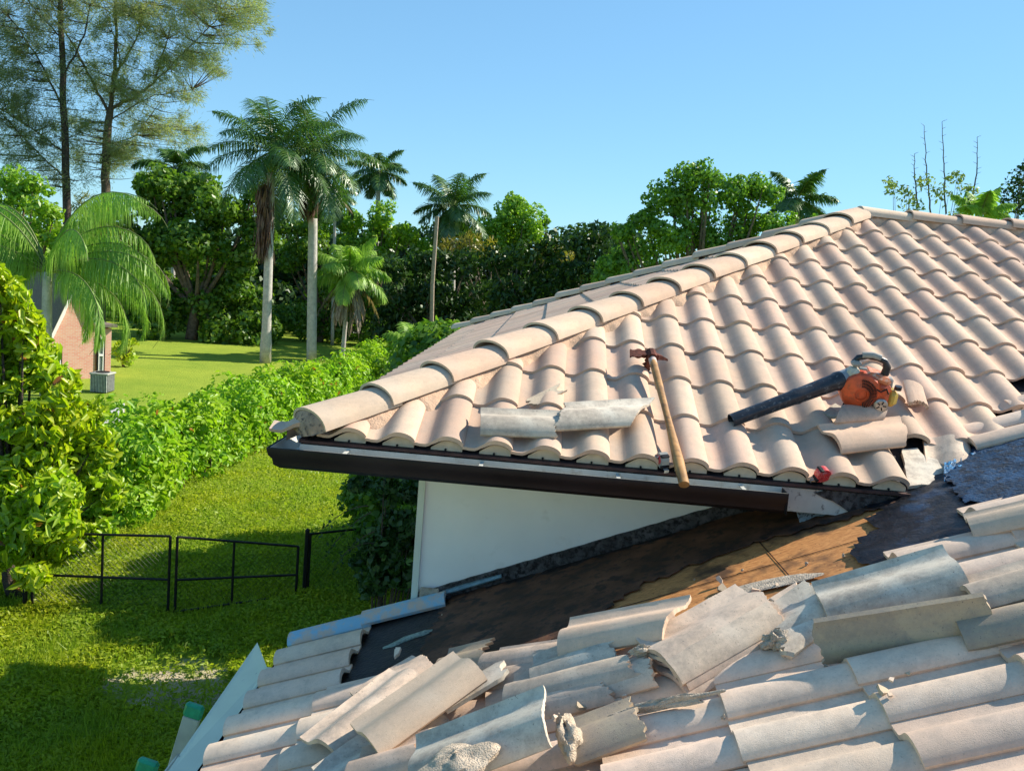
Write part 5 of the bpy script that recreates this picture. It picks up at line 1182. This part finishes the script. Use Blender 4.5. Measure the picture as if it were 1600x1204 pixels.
tree('round_tree', [(10, 285, 34), (45, 300, 34), (80, 318, 34), (20, 330, 50), (70, 370, 50), (-20, 320, 50), (10, 400, 60)], 42, 40, lm_fresh, 'light green rounded tree behind the weeping palm at the left edge', group=GT, L=.26, Wd=.16, dens=36, seed=51, rad=.25)
tree('casuarina_shrub', [(140, 330, 34), (175, 335, 30), (160, 370, 40), (195, 380, 34), (120, 380, 40)], 41, 160, lm_olive, 'soft olive green needle bush below the tall feathery trees', group=GT, L=.42, Wd=.04, dens=60, seed=52, droop=.3)
tree('low_bush', [(186, 545, 16), (200, 560, 18), (190, 575, 14), (205, 535, 14)], 32, 195, lm_bright, 'yellow green bush beside the brick house', 'bush', L=.16, Wd=.09, dens=60, seed=53, rad=.05)
tree('low_bush', [(690, 520, 22), (665, 535, 20), (705, 510, 16), (630, 555, 24), (600, 575, 24)], 29, 675, lm_mid, 'leafy green bush at the far end of the hedge beside the roof', 'bush', L=.14, Wd=.08, dens=90, seed=54, rad=.05)
# bushes added behind the house to shade the yard, mostly hidden by the roof
for i, (x, y, top) in enumerate(((-1.4, 13.4, 3.4), (-1.65, 14.6, 3.5), (.2, 14.6, 4.5), (1.2, 15.2, 4.8), (2.2, 16.0, 5.0), (3.4, 16.8, 5.3), (0, 16.2, 4.4), (1.4, 17.0, 4.8), (-1.0, 13.5, 4.3), (-.45, 12.3, 3.9), (.35, 12.7, 4.1), (1.2, 13.1, 4.3), (2.1, 13.8, 4.4), (3.1, 14.5, 4.6), (4.3, 15.3, 4.8))):
    r = np.random.default_rng(80 + i); bs = np.array([x, y, 0.0]); C = bs + Z * top * .50 + unit(r.normal(0, 1, (46, 3))) * r.uniform(.4, 1, (46, 1)) * np.array([.9, .75, top * .43]); R = np.full(46, .42)
    t_ = root('added_shade_tree', bs, ['added shade bush peeping over the left eave, nearer one', 'added shade bush peeping over the left eave, farther one', 'second row added shade tree nearest the left eave', 'second row added shade tree left of the hip', 'second row added shade tree under the hip', 'second row added shade tree farthest right', 'third row added shade tree on the left', 'third row added shade tree on the right', 'added shade tree whose tip shows beyond the left eave of the roof', 'added shade tree nearest the fence behind the roof', 'second added shade tree behind the roof', 'third added shade tree behind the roof', 'fourth added shade tree behind the roof', 'fifth added shade tree behind the roof', 'added shade tree farthest from the fence behind the roof'][i], 'tree', 'small trees added behind the house to shade the yard')
    trunk_mesh(bs, C, r, .07, 8).build('trunk', m_bark, t_, smooth=True); V, F = cloud(C, R, 260, .15, .10, r); link('crown', fastmesh('crown', V - bs, F), lm_mid, t_)
# understory that closes the view below the crowns
r = np.random.default_rng(61); C = []; R = []
for x in range(-150, 1500, 26):
    for y in (470, 520): p_ = atY(x, y, 52 + r.uniform(-2, 3)); C.append(p_); R.append(r.uniform(1.2, 2.2))
for x in range(-100, 1000, 26):
    for y in (435, 395): p_ = atY(x, y, 58 + r.uniform(-2, 2)); C.append(p_); R.append(r.uniform(1.6, 2.4))
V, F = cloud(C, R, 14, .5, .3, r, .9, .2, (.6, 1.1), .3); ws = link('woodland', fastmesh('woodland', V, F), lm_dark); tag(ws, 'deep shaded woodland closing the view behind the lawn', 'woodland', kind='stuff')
mb = MB(); p = atY(678, 500, 40); q = atY(683, 338, 40); lonely(mb.tube([[p[0], 40 * K, 0], [q[0] , 40 * K, q[2] * .55], [q[0], 40 * K, q[2]]], [.11, .10, .09], 8), 'utility_pole', simple('weathered_pole', (.36, .28, .22), .9), [p[0], 40 * K, 0], 'slim straight pole in front of the wide crowned palm', 'pole')

# ================================================================== FEATHERY CASUARINAS
def casuarina(name, Y, base_px, limbs, tuft_zones, label, seed, needle_m, dens=1.15, bark=None):
    r = np.random.default_rng(seed); base = np.array([atY(base_px, 560, Y)[0], Y * K, 0.0]); t_ = root(name, base, label, 'tree', 'tall feathery casuarina trees'); mb = MB(); nodes = []
    for pts_, r0_, r1_ in limbs:
        q = np.array([atY(x, y, Y + dy) for x, y, dy in pts_]) if len(pts_[0]) == 3 else np.array([atY(x, y, Y) for x, y in pts_])
        if pts_[0] == limbs[0][0][0]: q = np.concatenate([[base], q])
        t0 = np.linspace(0, len(q) - 1, len(q) * 4); q = np.stack([np.interp(t0, range(len(q)), q[:, i]) for i in range(3)], 1); q[1:-1] += r.normal(0, .03, q[1:-1].shape)
        mb.tube(q, np.linspace(r0_, r1_, len(q)), 7); nodes.append(q)
    nodes = np.concatenate(nodes[:]); P_ = []; T_ = []
    for (x, y, rx, ry, k) in tuft_zones:
        for _ in range(int(k * dens)):
            px = x + r.normal(0, rx * .5); py = y + r.normal(0, ry * .5); c = atY(px, py, Y + r.uniform(-2.5, 2.5)); j = np.argmin(((nodes - c) ** 2).sum(1) + np.where(nodes[:, 2] > c[2] + .3, 30, 0))
            st_ = nodes[j]; tw = bez(st_, c, (0, 0, -.3 * r.uniform(0, 1)), 5); mb.tube(tw, [.035, .028, .02, .014, .008], 4, cap=False)
            m_ = int(r.integers(80, 150)); sz = r.uniform(.28, .75); off = r.normal(0, sz * .5, (m_, 3)) * [1.1, 1.1, 1.1]; P_.append(c + off); T_.append(unit(off * .6 + unit(c - st_) * .5 + np.array([0, 0, -.1]) + r.normal(0, .35, (m_, 3))))
    P_ = np.concatenate(P_); T_ = np.concatenate(T_); V, F = leaf_quads(P_, unit(np.cross(T_, r.normal(0, 1, T_.shape))), .36, .034, r, .05, .0, T_)
    mb.build('trunk', bark or m_bark, t_, smooth=True); link('crown', fastmesh('crown', V - base, F), needle_m, t_)
lm_n1 = leaf_material('casuarina_needles', (.22, .29, .13), (.33, .33, .18), .45, .02, (.95, .9, 1.0)); lm_n2 = leaf_material('casuarina_needles_dark', (.14, .19, .09), (.22, .24, .13), .42, .02, (.95, .9, 1.0))
casuarina('casuarina_tree', 56, 106, [([(104, 300), (100, 180), (96, 60), (92, -60)], .30, .14), ([(100, 170), (60, 90), (10, 20)], .08, .03), ([(102, 240), (50, 200), (-10, 165)], .07, .03), ([(98, 120), (130, 60), (150, -20)], .07, .03), ([(104, 280), (60, 240), (0, 175)], .07, .02), ([(96, 60), (50, 10), (20, -40)], .06, .02)],
          [(60, 40, 80, 80, 60), (20, 110, 60, 70, 36), (60, 130, 80, 70, 34), (20, 200, 60, 60, 34), (70, 220, 70, 50, 26), (100, -10, 90, 60, 40), (0, 30, 50, 80, 30), (10, 155, 50, 40, 24), (60, 270, 80, 30, 20)], 'left feathery tree with a dark straight trunk', 71, lm_n2, bark=m_dark_bark)
casuarina('casuarina_tree', 58, 164, [([(165, 290), (166, 230), (172, 168)], .34, .24), ([(172, 170), (180, 110), (182, 40), (178, -60)], .16, .06), ([(173, 170), (205, 155), (240, 130), (262, 60)], .13, .04), ([(168, 172), (150, 140), (120, 80), (90, 30)], .11, .04), ([(240, 130), (280, 90), (340, 30), (360, -10)], .06, .02), ([(178, 120), (215, 60), (235, -30)], .07, .03), ([(172, 165), (190, 90), (160, 0)], .07, .02), ([(166, 225), (210, 215), (250, 160)], .05, .02), ([(170, 190), (235, 150), (300, 140)], .05, .02)],
          [(170, 30, 100, 90, 90), (250, 30, 90, 70, 80), (320, 15, 70, 50, 60), (375, 40, 36, 50, 26), (392, 10, 30, 30, 16), (250, 110, 70, 60, 56), (150, 230, 90, 40, 30), (210, 250, 70, 30, 20), (310, 85, 36, 24, 20), (200, 150, 34, 24, 26), (230, 200, 50, 24, 34), (290, 210, 30, 20, 14), (150, 120, 50, 36, 34), (130, 200, 26, 24, 16), (340, 110, 22, 14, 8), (180, 240, 30, 18, 18), (300, 150, 20, 24, 8)], 'right feathery tree, taller, its pale trunk forking into spreading limbs', 72, lm_n1)
